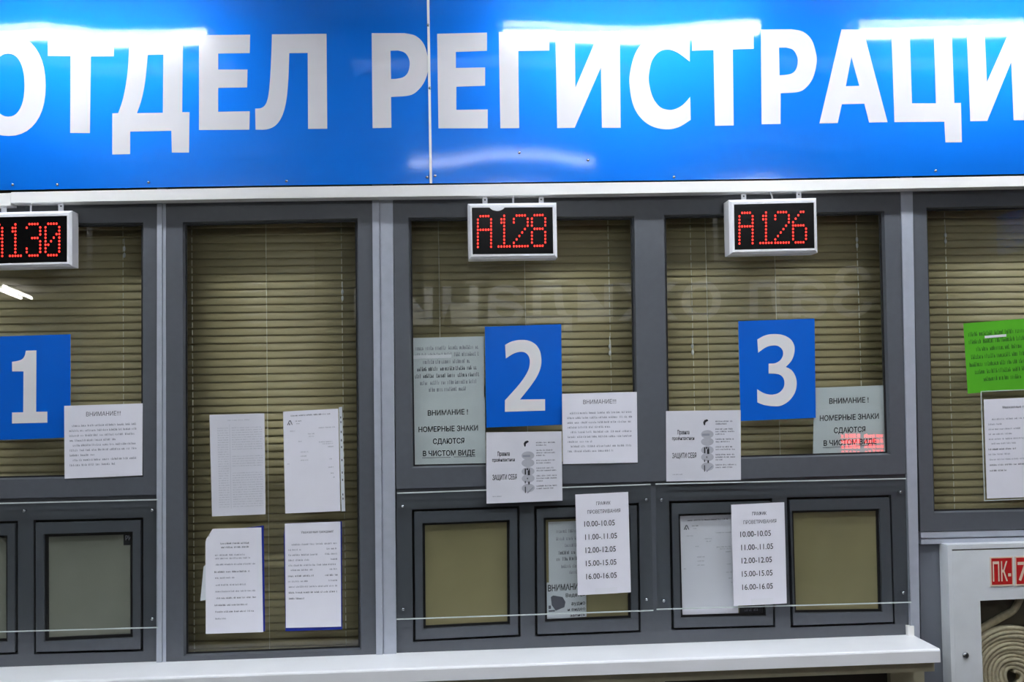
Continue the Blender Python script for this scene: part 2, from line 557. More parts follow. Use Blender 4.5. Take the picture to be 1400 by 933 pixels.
def board(name, top_px, bot_px, label, ztop=ZC - 0.012):
    """sheet panel, gently buckled; px bounds along its lower edge"""
    xl, xr = top_px
    n = max(8, int((xr - xl) / 0.02))
    bm = bmesh.new()
    F_, B_ = [], []
    rows = 10
    for i in range(n + 1):
        x = xl + (xr - xl) * i / n
        zb = bot_px(x)
        f, b = [], []
        for j in range(rows + 1):
            z = zb + (ztop - zb) * j / rows
            f.append(bm.verts.new((x, YS + warp(x, z), z)))
            b.append(bm.verts.new((x, YS + warp(x, z) + 0.004, z)))
        F_.append(f); B_.append(b)
    for i in range(n):
        for j in range(rows):
            bm.faces.new((F_[i][j], F_[i + 1][j], F_[i + 1][j + 1], F_[i][j + 1])).smooth = True
            bm.faces.new((B_[i][j + 1], B_[i + 1][j + 1], B_[i + 1][j], B_[i][j])).smooth = True
    dup = lambda L: [bm.verts.new(v.co) for v in L]
    f0, b0, f1, b1 = dup([c[0] for c in F_]), dup([c[0] for c in B_]), dup([c[rows] for c in F_]), dup([c[rows] for c in B_])
    l0, k0, l1, k1 = dup(F_[0]), dup(B_[0]), dup(F_[n]), dup(B_[n])
    for i in range(n):
        bm.faces.new((f0[i], b0[i], b0[i + 1], f0[i + 1]))
        bm.faces.new((f1[i + 1], b1[i + 1], b1[i], f1[i]))
    for j in range(rows):
        bm.faces.new((l0[j + 1], k0[j + 1], k0[j], l0[j]))
        bm.faces.new((l1[j], k1[j], k1[j + 1], l1[j + 1]))
    o = link_bm(name, bm, 'blue_sign')
    return tag(o, label, 'sign')


SB = [(P(x, y, YS).x, P(x, y, YS).z) for x, y in [(-420, 268.5), (0, 260), (350, 254), (700, 249.5), (1050, 244.6), (1400, 237.8), (2200, 221.8)]]


def sbot(x):
    for (xa, za), (xb, zb) in zip(SB, SB[1:]):
        if x <= xb: return za + (zb - za) * (x - xa) / (xb - xa)
    return SB[-1][1]


xj = P(587.3, 130, YS).x
bl = board('sign_board', (XL + .01, xj - 0.002), sbot, 'left half of the long blue sign, lettered ОТДЕЛ Р in white')
br = board('sign_board', (xj + 0.002, XR - .01), sbot, 'right half of the long blue sign, lettered ЕГИСТРАЦИИ in white')
bm = bmesh.new()
for j in range(12):
    za = sbot(xj) + (ZC - .012 - sbot(xj)) * j / 12
    zb2 = sbot(xj) + (ZC - .012 - sbot(xj)) * (j + 1) / 12
    add_box(bm, xj - .0036, xj + .0036, YS - .004, YS - .0005, za, zb2)
tag(link_bm('joint_strip', bm, 'rail', bl), 'thin pale metal strip over the joint between the boards')

SC = 350.0 / 1361


def letter(parent, dx, outer, holes=()):
    def W(pts): return [P(dx + x * SC, y * SC, YS) for x, y in outline(pts)]
    bm = bmesh.new()
    add_plate(bm, W(outer), [W(h) for h in holes], -0.0010, -0.0002)
    xs = [v.co.x for v in bm.verts]
    x = min(xs) + .015
    while x < max(xs):
        bmesh.ops.bisect_plane(bm, geom=bm.verts[:] + bm.edges[:] + bm.faces[:], plane_co=(x, 0, 0), plane_no=(1, 0, 0))
        x += .015
    for v in bm.verts:
        v.co.y += YS + warp(v.co.x, v.co.z)
    return link_bm('letter', bm, 'letter', parent)


def ell(cx, cy, rx, ry, n=40, p=2.25):
    o = []
    for k in range(n):
        a = 2 * math.pi * k / n
        c, s = math.cos(a), math.sin(a)
        o.append((cx + rx * math.copysign(abs(c) ** (2 / p), c), cy + ry * math.copysign(abs(s) ** (2 / p), s)))
    return o


# left board: ОТДЕЛ Р
letter(bl, 0, ell(46, 455, 199, 269), [ell(46, 455, 87, 167)])
letter(bl, 0, [(257, 187), (605, 184), (605, 299), (483, 300), (478, 708), (374, 708), (376, 300), (257, 300)])
letter(bl, 0, [(688, 187), (973, 186), (969, 597), (1008, 597), (1005, 812), (914, 812), (911, 696), (692, 700), (692, 820), (597, 822), (597, 603), ('c', [(628, 602), (655, 520), (676, 400), (684, 290), (688, 187)])],
       [[(785, 292), (868, 290), (866, 600), ('c', [(728, 602), (752, 530), (772, 430), (785, 292)])]])
letter(bl, 0, [(1058, 187), (1330, 185), (1328, 283), (1160, 285), (1160, 370), (1316, 370), (1314, 465), (1160, 468), (1160, 595), (1328, 592), (1326, 690), (1058, 692)])
letter(bl, 350, [(85, 183), (375, 180), (379, 685), (277, 686), (275, 282), (177, 283), ('c', [(177, 283), (172, 420), (162, 530), (142, 610), (108, 664), (60, 688), (-2, 690)]), (-4, 578), ('c', [(-4, 578), (30, 574), (55, 548), (70, 480), (80, 330), (85, 183)])])
letter(bl, 350, [(615, 177), ('c', [(790, 177), (850, 192), (895, 240), (917, 325), (916, 370), (898, 430), (862, 480), (815, 508), (718, 516)]), (720, 680), (620, 682)],
       [[(715, 270), ('c', [(755, 269), (790, 280), (812, 310), (817, 345), (808, 385), (785, 410), (750, 419), (718, 421)])]])
# right board: ЕГИСТРАЦИИ
letter(br, 350, [(963, 180), (1228, 175), (1228, 272), (1062, 277), (1063, 362), (1218, 360), (1218, 457), (1065, 462), (1065, 585), (1232, 583), (1232, 683), (970, 683)])
letter(br, 700, [(-71, 172), (198, 168), (198, 270), (33, 273), (38, 682), (-62, 683)])
letter(br, 700, [(230, 167), (333, 166), (337, 466), (466, 164), (573, 163), (578, 680), (478, 680), (473, 358), (333, 680), (240, 682)])
letter(br, 700, [('c', [(945, 190), (900, 170), (850, 162), (780, 171), (710, 210), (655, 285), (627, 390), (627, 470), (645, 560), (685, 628), (745, 672), (820, 688), (885, 677), (950, 638)]), (947, 515),
                 ('c', [(947, 515), (910, 556), (870, 579), (830, 584), (785, 567), (748, 515), (729, 440), (730, 385), (746, 320), (782, 276), (830, 263), (880, 280), (945, 328)])])
letter(br, 700, [(955, 165), (1282, 160), (1283, 262), (1172, 265), (1178, 668), (1078, 670), (1070, 268), (957, 270)])
letter(br, 1050, [(-40, 160), ('c', [(125, 157), (185, 170), (232, 215), (256, 295), (255, 350), (238, 415), (205, 463), (160, 490), (66, 497)]), (66, 660), (-35, 662)],
       [[(57, 255), ('c', [(95, 254), (130, 265), (150, 292), (157, 325), (150, 365), (128, 390), (95, 399), (60, 402)])]])
letter(br, 1050, [(390, 157), (505, 157), (635, 650), (537, 652), (512, 552), (392, 555), (370, 655), (273, 657)], [[(443, 302), (485, 457), (413, 459)]])
letter(br, 1050, [(655, 155), (752, 155), (765, 550), (892, 550), (880, 155), (975, 155), (990, 548), (1025, 548), (1030, 757), (943, 758), (937, 648), (672, 650)])
letter(br, 1050, [(1055, 155), (1150, 155), (1163, 437), (1290, 150), (1392, 150), (1408, 640), (1305, 640), (1292, 330), (1165, 643), (1075, 645)])
letter(br, 1050, [(x + 405, y - 8) for x, y in [(1055, 155), (1150, 155), (1163, 437), (1290, 150), (1392, 150), (1408, 640), (1305, 640), (1292, 330), (1165, 643), (1075, 645)]])
for par, spots in ((bl, [(17.5, 252.7), (78.5, 252.6), (203.3, 249.5), (391.7, 247.7), (584, 242.5), (585.2, 35), (587.6, 121)]), (br, [(595, 240.5), (921.3, 242), (1279, 233.5), (710, 209), (804, 219)])):
    for px, py in spots:
        p = P(px, py, YS)
        bm = bmesh.new()
        add_dome(bm, (p.x, YS - .0005 + warp(p.x, p.z) - (.0035 if abs(p.x - xj) < .006 else 0), p.z), 0.0042, 0.003)
        link_bm('screw', bm, 'steel', par, True)

# ---------------------------------------------------------------- counter
bm = bmesh.new()
x1c = P(1247, 868).x
x0c = XL
pts_t = [Vector((x0c, 0, zc(x0c))), Vector((x1c, 0, zt_r))]
D = 0.205
vs = []
prof = [(-0.0005, 0), (-D + .006, -.001), (-D + .002, -.003), (-D, -.007), (-D, -.038), (-D + .02, -.040), (-0.0005, -.040)]
rows_ = []
for x in (x0c, x1c - .004, x1c):
    k = 1.0
    rows_.append([bm.verts.new((x, y, zc(x) + z)) for y, z in prof])
for a, b in zip(rows_, rows_[1:]):
    for i in range(len(prof)):
        j = (i + 1) % len(prof)
        bm.faces.new((a[i], a[j], b[j], b[i]))
bm.faces.new(rows_[0]); bm.faces.new(list(reversed(rows_[-1])))
cn = empty('counter', Vector(((x0c + x1c) / 2, 0, zt_r - .04)), 'long white laminate counter shelf below the service windows', 'counter')
link_bm('worktop', bm, 'counter', cn)
bm = bmesh.new()
e0 = P(1242.5, 862)
add_box(bm, P(1238, 860).x, P(1246.5, 860).x, -0.02, -0.0006, zt_r - .0005, P(1242, 856.5, -.02).z, bev=.001)
tag(link_bm('end_clip', bm, 'rail', cn), 'small white clip at the right back corner')

# ---------------------------------------------------------------- text helpers
def text_verts(s, bold=0.0, sp=1.0):
    cu = bpy.data.curves.new('t', 'FONT')
    cu.body = s
    cu.resolution_u = 3
    cu.offset = bold
    cu.space_character = sp
    o = bpy.data.objects.new('t', cu)
    col.objects.link(o)
    dg = bpy.context.evaluated_depsgraph_get()
    dg.update()
    me = bpy.data.meshes.new_from_object(o.evaluated_get(dg))
    vs = [(v.co.x, v.co.y) for v in me.vertices]
    fs = [tuple(p.vertices) for p in me.polygons]
    bpy.data.meshes.remove(me)
    bpy.data.objects.remove(o)
    bpy.data.curves.remove(cu)
    return vs, fs


class Surf:
    """a sheet's face: (u, v) with v downward -> world point"""
    def __init__(self, q, Y, bow=0.0, ripple=0.0, ph=0.0, edge=0.0):
        self.q, self.Y, self.bow, self.rip, self.ph, self.edge = q, Y, bow, ripple, ph, edge

    def __call__(self, u, v, off=0.0):
        p = lerp_quad(self.q, u, v)
        y = self.Y - self.bow * math.sin(math.pi * u) * (.4 + .6 * v) - self.rip * (0.5 + 0.5 * math.sin(5.2 * u + 3.1 * v + self.ph)) - self.edge * v ** 4
        return Vector((p.x, y - off, p.z))


def own(bm):
    if isinstance(bm, list):          # a list gathers one mesh for each line
        nb = bmesh.new()
        bm.append(nb)
        return nb
    return bm


def add_text(bm, S, s, u0, u1, v0, v1, bold=0.0, mi=0, off=0.0005):
    """v0 = top of capitals, v1 = baseline"""
    bm = own(bm)
    vs, fs = text_verts(s, bold)
    if not vs: return
    xa = min(v[0] for v in vs); xb = max(v[0] for v in vs)
    cap = 0.72
    bv = []
    for x, y in vs:
        u = u0 + (x - xa) / (xb - xa) * (u1 - u0)
        v = v1 - y / cap * (v1 - v0)
        bv.append(bm.verts.new(S(u, v, off)))
    for f in fs:
        try:
            fc = bm.faces.new([bv[i] for i in f]); fc.material_index = mi
        except ValueError:
            pass


def add_quad(bm, S, u0, v0, u1, v1, off=0.0005, mi=0):
    bm = own(bm)
    n = max(1, int(abs(u1 - u0) / .12))
    for k in range(n):
        a = u0 + (u1 - u0) * k / n; b = u0 + (u1 - u0) * (k + 1) / n
        f = bm.faces.new([bm.verts.new(S(a, v0, off)), bm.verts.new(S(b, v0, off)), bm.verts.new(S(b, v1, off)), bm.verts.new(S(a, v1, off))])
        f.material_index = mi


def add_words(bm, S, u0, u1, v0, v1, rnd, density=.78, mi=0, lw=None):
    """a line of print too small to read: letter-sized ticks gathered into words"""
    bm = own(bm)
    h = v1 - v0
    W_ = (S.q[1] - S.q[0]).length; H_q = (S.q[3] - S.q[0]).length
    lw = lw or h * H_q / W_ * 0.55
    u = u0
    while u < u1 - lw:
        n = rnd.randint(3, 9)
        for k in range(n):
            if u > u1 - lw * .5: break
            hh = rnd.choice([.0, .0, .22, .22, .3])
            add_quad(bm, S, u, v0 + h * hh, u + lw * .34, v1, 0.0005, mi)
            if rnd.random() < .7: add_quad(bm, S, u + lw * .34, v0 + h * rnd.choice([.25, .5, .8]), u + lw * .7, v0 + h * rnd.choice([.95, 1.0]), 0.0005, mi)
            u += lw
        u += lw * rnd.uniform(.6, 1.4)


def sheet(name, S, m, label, cat, group=None, cut=0.0, th=0.0005, parent=None, n=10):
    bm = bmesh.new()
    g = [[None] * (n + 1) for _ in range(n + 1)]
    gb = [[None] * (n + 1) for _ in range(n + 1)]
    for j in range(n + 1):
        for i in range(n + 1):
            u, v = i / n, j / n
            if cut and u + v * 1.2 < cut:
                s = cut - (u + v * 1.2); u += s * .5; v += s * .42
            g[j][i] = bm.verts.new(S(u, v)); gb[j][i] = bm.verts.new(S(u, v, -th))
    for j in range(n):
        for i in range(n):
            bm.faces.new((g[j][i], g[j][i + 1], g[j + 1][i + 1], g[j + 1][i])).smooth = True
            bm.faces.new((gb[j + 1][i], gb[j + 1][i + 1], gb[j][i + 1], gb[j][i])).smooth = True
    # the rim has corners of its own so that the face keeps its own shading
    g = [[bm.verts.new(v.co) for v in rw] for rw in g]
    gb = [[bm.verts.new(v.co) for v in rw] for rw in gb]
    for i in range(n):
        bm.faces.new((g[0][i + 1], g[0][i], gb[0][i], gb[0][i + 1]))
        bm.faces.new((g[n][i], g[n][i + 1], gb[n][i + 1], gb[n][i]))
        bm.faces.new((g[i][0], g[i + 1][0], gb[i + 1][0], gb[i][0]))
        bm.faces.new((g[i + 1][n], g[i][n], gb[i][n], gb[i + 1][n]))
    bmesh.ops.delete(bm, geom=[v for v in bm.verts if not v.link_faces], context='VERTS')
    o = link_bm(name, bm, m, parent)
    if parent is None: tag(o, label, cat, group)
    elif label: o['label'] = label
    return o


def printed(parent, name, fn, m, split=False):
    if split:
        ls = []
        fn(ls)
        return [link_bm(name, b, m, parent) for b in ls if len(b.verts)]
    bm = bmesh.new()
    fn(bm)
    o = link_bm(name, bm, m, parent)
    return o


def tape_or_glint(parent, S, u0, v0, u1, v1):
    bm = bmesh.new()
    add_quad(bm, S, u0, v0, u1, v1, 0.0012)
    g = bmesh.ops.extrude_face_region(bm, geom=bm.faces[:])
    for v in g['geom']:
        if isinstance(v, bmesh.types.BMVert): v.co.y += .0004
    return link_bm('tape_or_glint', bm, 'tape_or_glint', parent)


# ---------------------------------------------------------------- number plates
def number_plate(q, glyph, sc, dx, dy, label, Y=0.0118):
    bm = bmesh.new()
    add_plate(bm, q, [], Y - .004, Y - .0002)
    bm.faces.ensure_lookup_table()
    for f in bm.faces:
        f.normal_update()
        if abs(f.normal.y) < .5: f.material_index = 1
    o = tag(link_bm('number_sign', bm, ['blue_plate', 'plate_edge']), label, 'sign', 'blue window number plates')
    bm = bmesh.new()
    add_plate(bm, [P(dx + x / sc, dy + y / sc, Y - .0045) for x, y in outline(glyph)], [], Y - .0048, Y - .0041)
    link_bm('numeral', bm, 'numeral', o)


Z7 = 7.775
number_plate(quad([(-9, 460.5), (96.3, 457.3), (96.3, 598.5), (-9, 602.3)], .008),
             [(275, 115), (387, 112), (384, 765), (503, 763), (503, 880), (128, 889), (128, 772), (247, 770), (250, 335), (130, 335), (127, 233), ('c', [(127, 233), (190, 222), (235, 205), (262, 170), (275, 115)])],
             Z7, 0, 465, 'blue plate with white numeral 1, on the left window')
number_plate(quad([(662.8, 447), (767.3, 443.5), (768.6, 581), (665, 585)], .008),
             [(82, 130), ('c', [(82, 130), (150, 95), (240, 78), (330, 85), (405, 125), (452, 195), (468, 285), (460, 370), (425, 460), (360, 560), (240, 712)]), (507, 708), (507, 830), (80, 842), (80, 720),
              ('c', [(80, 720), (180, 610), (270, 500), (330, 395), (345, 310), (332, 250), (295, 213), (240, 205), (170, 225), (90, 275)])],
             Z7, 680, 455, 'blue plate with white numeral 2, on the middle window')
number_plate(quad([(1009.4, 439.4), (1113.6, 435.7), (1115.3, 571.5), (1012.6, 576)], .008),
             [(120, 150), ('c', [(120, 150), (200, 108), (290, 93), (390, 103), (470, 145), (512, 215), (512, 300), (480, 380), (422, 443)]),
              ('c', [(422, 443), (485, 478), (528, 550), (538, 635), (515, 725), (455, 805), (370, 855), (280, 860), (190, 847), (120, 820)]), (118, 680),
              ('c', [(118, 680), (190, 722), (270, 738), (345, 720), (395, 670), (408, 610), (392, 555), (340, 520), (240, 515)]), (240, 408),
              ('c', [(240, 408), (310, 402), (365, 370), (393, 315), (385, 260), (340, 220), (280, 215), (210, 235), (128, 292)])],
             Z7, 1020, 445, 'blue plate with white numeral 3, on the right-middle window')

# ---------------------------------------------------------------- LED displays
FONT = {
    'A': ['.####.', '#....#', '#....#', '#....#', '######', '#....#', '#....#', '#....#', '#....#', '#....#'],
    '1': ['..#..', '.##..', '.##..', '..#..', '..#..', '..#..', '..#..', '..#..', '..#..', '#####'],
    '2': ['.####.', '#....#', '#....#', '.....#', '....#.', '...#..', '..#...', '.#....', '#.....', '######'],
    '8': ['.####.', '#....#', '#....#', '#....#', '.####.', '#....#', '#....#', '#....#', '#....#', '.####.'],
    '6': ['...##.', '..#...', '.#....', '#.....', '#####.', '#....#', '#....#', '#....#', '#....#', '.####.'],
    '3': ['.####.', '#....#', '.....#', '.....#', '..###.', '.....#', '.....#', '#....#', '#....#', '.####.'],
    '0': ['.####.', '#....#', '#....#', '#...##', '#..#.#', '#.#..#', '##...#', '#....#', '#....#', '.####.'],
}


def led_display(front, screen, chars, starts, row0, row9, tabs, cable_px, label, film=False):
    """front/screen: TL,TR,BR,BL pixels on the face; starts: (x0,x5) of each character"""
    Yf, Yb = -0.096, -0.030
    q = quad(front, Yf); s = quad(screen, Yf)
    c = lerp_quad(q, .5, 1)
    t = empty('led_display', Vector((c.x, (Yf + Yb) / 2, c.z)), label, 'led display', 'white cased LED number displays')
    bm = bmesh.new()
    ch = 0.007
    qi = inset(q, ch)
    # back body, chamfered front ring, recessed throat
    loops = [([Vector((p.x, Yb, p.z)) for p in q]), ([Vector((p.x, Yf + .006, p.z)) for p in q]), ([Vector((p.x, Yf, p.z)) for p in qi]), ([Vector((p.x, Yf, p.z)) for p in s]), ([Vector((p.x, Yf + .004, p.z)) for p in s])]
    vl = [[bm.verts.new(p) for p in l] for l in loops]
    for a, b in zip(vl, vl[1:]):
        for i in range(4):
            bm.faces.new((a[i], a[(i + 1) % 4], b[(i + 1) % 4], b[i]))
    bm.faces.new(vl[0])
    bm.faces.new(vl[-1])
    link_bm('housing', bm, 'white_box', t)
    bm = bmesh.new()
    add_plate(bm, inset(s, .0003), [], Yf + .002, Yf + .0038)
    link_bm('screen', bm, 'led_black', t)
    for chx, (xa, xb) in zip(chars, starts):
        g = FONT[chx]
        bm = bmesh.new()
        nc = len(g[0])
        for r in range(10):
            for k in range(nc):
                if g[r][k] != '#': continue
                px = xa + (xb - xa) * k / (nc - 1)
                py = row0 + (row9 - row0) * r / 9 - 0.018 * (px - starts[0][0])
                p = P(px, py, Yf + .0015)
                rx, rz = 0.0025, 0.0032
                vv = [bm.verts.new((p.x + rx * math.cos(a * math.pi / 4), Yf + .0012, p.z + rz * math.sin(a * math.pi / 4))) for a in range(8)]
                vb = [bm.verts.new((v.co.x, Yf + .0022, v.co.z)) for v in vv]
                bm.faces.new(vv)
                bm.faces.new(list(reversed(vb)))
                for a in range(8): bm.faces.new((vv[a], vv[(a + 1) % 8], vb[(a + 1) % 8], vb[a]))
        tag(link_bm('digit', bm, 'led', t), 'glowing red dot matrix character ' + chx)
    for px, py in tabs:
        p = P(px, py, -.04)
        bm = bmesh.new()
        k = .00212
        wv = [Vector((p.x + x * k, 0, p.z + z * k)) for x, z in [(-3.4, -7), (3.4, -7), (3.4, 2.5), (2.4, 3.5), (-2.4, 3.5), (-3.4, 2.5)]]
        hole = [Vector((p.x + 1.3 * k * math.cos(a), 0, p.z + 1.3 * k * math.sin(a))) for a in [i * math.pi / 5 for i in range(10)]]
        add_plate(bm, wv, [hole], -.042, -.039)
        link_bm('bracket', bm, 'white_box', t)
    bm = bmesh.new()
    (xa, ya), (xm, ym), (xb, yb) = cable_px
    pts = [P(x, y, -.05) for x, y in catmull([(xa, ya), (xm, ym), (xb, yb)], 4)]
    add_path(bm, pts, .0026)
    link_bm('cable', bm, 'cable', t, True)
    if film:
        bm = bmesh.new()
        rim = catmull([(669, 283.8), (673.5, 287.4), (681, 288.6), (687, 286.6), (690.5, 283.4)], 4)
        add_plate(bm, [P(x, y, Yf) for x, y in rim], [], Yf - .0012, Yf - .0002)
        tag(link_bm('peeling_film', bm, 'white_box', t), 'pale flap of peeling film at the top of the screen')


led_display([(639.6, 278.3), (760.8, 276.8), (762.2, 352.6), (640.8, 354.4)], [(645, 284), (755.5, 283.3), (756.6, 347), (646, 348)], 'A128',
            [(653.3, 671.4), (681.6, 697), (702.5, 721.5), (727.2, 745.5)], 295.8, 337.8, [(663, 273.5), (739.8, 273)], [(702.5, 266), (701.8, 272), (701.8, 280)],
            'white LED display showing red A128, above sign 2', film=True)
led_display([(996.5, 273.2), (1116.7, 270.4), (1118.5, 345.5), (998.2, 348.2)], [(1003.4, 279.6), (1112.8, 277), (1114, 339.6), (1004.4, 341.8)], 'A126',
            [(1011, 1029), (1039.5, 1055), (1060, 1078.5), (1084.3, 1102)], 291.3, 333.0, [(1016.7, 268.5), (1092, 266)], [(1051.5, 261), (1055, 267), (1056, 273)],
            'white LED display showing red A126, above sign 3')
led_display([(-24, 290.5), (97.8, 287.8), (97.8, 364), (-24, 367)], [(-18, 297.3), (91.6, 295), (91.6, 358.2), (-18, 361)], 'A130',
            [(-16, 3), (13.5, 28.5), (36.5, 55), (62.2, 81)], 307.6, 350.6, [(5.5, 283), (83.5, 282)], [(42.8, 276), (42.2, 282), (42, 290)],
            'white LED display showing red A130, cut by the left edge')

# ---------------------------------------------------------------- blinds
def blind(px0, px1, py_top, py_bot, cords, label, Y=0.105, beads=()):
    xl, xr = P(px0, 480, Y).x, P(px1, 480, Y).x
    zt, zb = P((px0 + px1) / 2, py_top, Y).z + .03, P((px0 + px1) / 2, py_bot, Y).z - .015
    t = empty('venetian_blind', Vector(((xl + xr) / 2, Y, zb)), label, 'blind', 'closed olive venetian blinds behind the windows')
    bm = bmesh.new()
    add_box(bm, xl, xr, Y - .018, Y + .018, zt - .028, zt, bev=.002)
    link_bm('head_rail', bm, 'blind_rail', t)
    bm = bmesh.new()
    add_box(bm, xl, xr, Y - .012, Y + .012, zb - .012, zb, bev=.002)
    link_bm('bottom_rail', bm, 'blind_rail', t)
    bm = bmesh.new()
    pitch = 0.0228
    z = zt - .04
    while z > zb + .012:
        tilt = math.radians(79 + random.uniform(-1.6, 1.6))
        sk = random.uniform(-.0008, .0008)
        prev = None
        for s in range(7):
            a = (s / 6 - .5) * .0255
            b = .0022 * (1 - (2 * s / 6 - 1) ** 2)
            # across the slat a runs from the back upper edge to the front lower edge
            yy = Y - a * math.cos(tilt) - b * math.sin(tilt)
            zz = z - a * math.sin(tilt) + b * math.cos(tilt)
            ring = (bm.verts.new((xl, yy, zz - sk)), bm.verts.new((xr, yy, zz + sk)))
            if prev:
                bm.faces.new((prev[0], prev[1], ring[1], ring[0])).smooth = True
            prev = ring
        z -= pitch
    bm.normal_update()
    bmesh.ops.solidify(bm, geom=bm.faces[:], thickness=.0004)
    bm.normal_update()
    link_bm('slats', bm, 'slat', t)
    for px, kind in cords:
        x = P(px, 420, Y).x
        bm = bmesh.new()
        if kind == 'dash':
            z = zt - .04
            while z > zb + .01:
                add_box(bm, x - .0011, x + .0011, Y - .0095, Y - .0075, z - .010, z + .006)
                z -= pitch
        else:
            add_box(bm, x - .0009, x + .0009, Y - .0100, Y - .0082, zb, zt - .02)
        link_bm('ladder_cord', bm, 'cord', t)
    for px, py in beads:
        p = P(px, py, Y - .016)
        bm = bmesh.new()
        for dz in (0, .019):
            g = bmesh.ops.create_uvsphere(bm, u_segments=10, v_segments=8, radius=1, matrix=Matrix.Translation((p.x, Y - .015, p.z + dz)) @ Matrix.Diagonal((.004, .004, .008, 1)))
        add_tube(bm, (p.x, Y - .015, p.z), (p.x, Y - .015, p.z + .05), .0009, 6)
        link_bm('cord_connector', bm, 'white_box', t, True)


blind(-330, 206, 296, 690, [(169.5, 'dash'), (-40, 'dash')], 'olive venetian blind behind the window with sign 1', beads=[(170, 349)])
blind(254, 500, 291, 900, [(263.6, 'dash'), (365, 'line'), (468, 'dash')], 'tall olive venetian blind behind the window hung with four documents', beads=[(468.3, 408)])
blind(555, 876, 289, 668, [(601, 'line'), (718, 'line'), (833, 'dash')], 'olive venetian blind behind the window with sign 2', beads=[(834, 483)])
blind(899, 1216, 285, 655, [(945.5, 'dash'), (966, 'line'), (1060, 'line'), (1173, 'dash')], 'olive venetian blind behind the window with sign 3', beads=[(1172, 336), (947, 482)])
blind(1262, 1915, 276, 715, [(1294, 'dash'), (1500, 'dash')], 'olive venetian blind behind the window with the green paper', beads=[(1293, 330)])

# ---------------------------------------------------------------- papers
rn = random.Random(11)
YG = 0.0118        # front of the glass
YIN = 0.0178       # just behind the glass


def notice_attention(q, label):
    S = Surf(q, -0.0115, .0015, .0006, rn.random() * 6)
    o = sheet('paper_notice', S, 'paper', label, 'notice', 'square white attention notices')
    printed(o, 'heading', lambda bm: add_text(bm, S, 'ВНИМАНИЕ!!!', .28, .72, .095, .155, .003), 'ink_mid', True)

    def body(bm):
        rows = [(.10, .93), (.065, .93), (.065, .93), (.07, .66), (.11, .93), (.07, .93), (.07, .40), (.11, .93), (.07, .68)]
        for k, (a, b) in enumerate(rows):
            v = .265 + k * .0675
            add_words(bm, S, a, b, v, v + .030, rn)
    printed(o, 'text_line', body, 'ink_pale', True)
    tape_or_glint(o, S, .46, .965, .7, 1.0)
    return o


notice_attention(quad([(87.8, 555.2), (195.2, 551.8), (194.6, 650.2), (88.2, 654.8)], -.0115), 'white ВНИМАНИЕ!!! notice beside sign 1')
notice_attention(quad([(768.5, 538.7), (870.6, 536), (871.8, 632.8), (769.5, 634.8)], -.0115), 'white ВНИМАНИЕ!!! notice right of sign 2')


def hygiene(q, label, Y):
    S = Surf(q, Y, .001, .0006, rn.random() * 6)
    o = sheet('hygiene_poster', S, 'sleeve', label, 'poster', 'white hygiene rule posters')

    def head(bm):
        add_text(bm, S, 'Правила', .15, .31, .275, .335, .012)
        add_text(bm, S, 'профилактики', .08, .375, .365, .415, .012)
        add_text(bm, S, 'ЗАЩИТИ СЕБЯ', .08, .40, .60, .672, .012)
    printed(o, 'heading', head, 'ink', True)

    def disc(bm, k, v):
        n = 18
        bm.faces.new([bm.verts.new(S(.55 + .085 * math.cos(a * 2 * math.pi / n), v + .06 * math.sin(a * 2 * math.pi / n), .0004 + .00004 * k)) for a in range(n)])
    for k, v in enumerate((.34, .445, .565, .665, .80)):
        printed(o, 'picture_disc', lambda bm: disc(bm, k, v), 'ink_light')

    def pics(bm):
        # tilted head with dark hair, washing hands, people, tick
        f = bm.faces.new([bm.verts.new(S(u, v, .0008)) for u, v in [(.495, .165), (.515, .135), (.55, .125), (.565, .145), (.54, .16), (.525, .175), (.522, .205), (.51, .215), (.50, .195)]])
    printed(o, 'picture_figure', pics, 'ink')

    def people(bm):
        for u, v, a, b in [(.505, .525, .018, .085), (.545, .55, .03, .07), (.53, .52, .02, .025), (.56, .525, .012, .03), (.535, .655, .012, .02), (.505, .70, .012, .035), (.55, .71, .02, .04), (.505, .78, .012, .09)]:
            add_quad(bm, S, u, v, u + a, v + b, .0008)
    printed(o, 'picture_figure', people, 'ink', True)
    printed(o, 'picture_shade', lambda bm: add_quad(bm, S, .48, .33, .58, .36, .0008), 'ink_pale')

    def pics2(bm):
        f = bm.faces.new([bm.verts.new(S(u, v, .0008)) for u, v in [(.535, .86), (.61, .79), (.62, .80), (.54, .88)]])
    printed(o, 'picture_shade', pics2, 'ink_pale')

    def body(bm):
        for v, ls in ((.145, (.25, .16)), (.255, (.24, .25, .12)), (.40, (.25, .19)), (.51, (.23, .28)), (.62, (.27, .28, .09)), (.765, (.28, .23))):
            for k, l in enumerate(ls):
                add_words(bm, S, .66, .66 + l, v + k * .036, v + k * .036 + .021, rn)
    printed(o, 'text_line', body, 'ink_mid', True)
    printed(o, 'footnote', lambda bm: add_words(bm, S, .08, .22, .895, .91, rn), 'ink_pale')
    return o


hygiene(quad([(664.5, 591.5), (767.7, 590), (769, 684.8), (665.2, 689)], -.024), 'white ЗАЩИТИ СЕБЯ poster directly below sign 2', -.024)
o = hygiene(quad([(910.5, 562.3), (1012.6, 561), (1013, 656.6), (911, 658.6)], -.0115), 'white ЗАЩИТИ СЕБЯ poster left below sign 3', -.0115)

# pale sheets behind the glass of the middle windows
S = Surf(quad([(562.5, 462.5), (661.8, 460), (661.8, 547), (562.5, 551)], YIN), YIN + .0008, 0, .0003, 1)
o = sheet('paper_notice', S, 'paper_grey', 'greyish text sheet behind the glass, upper left of sign 2', 'notice')


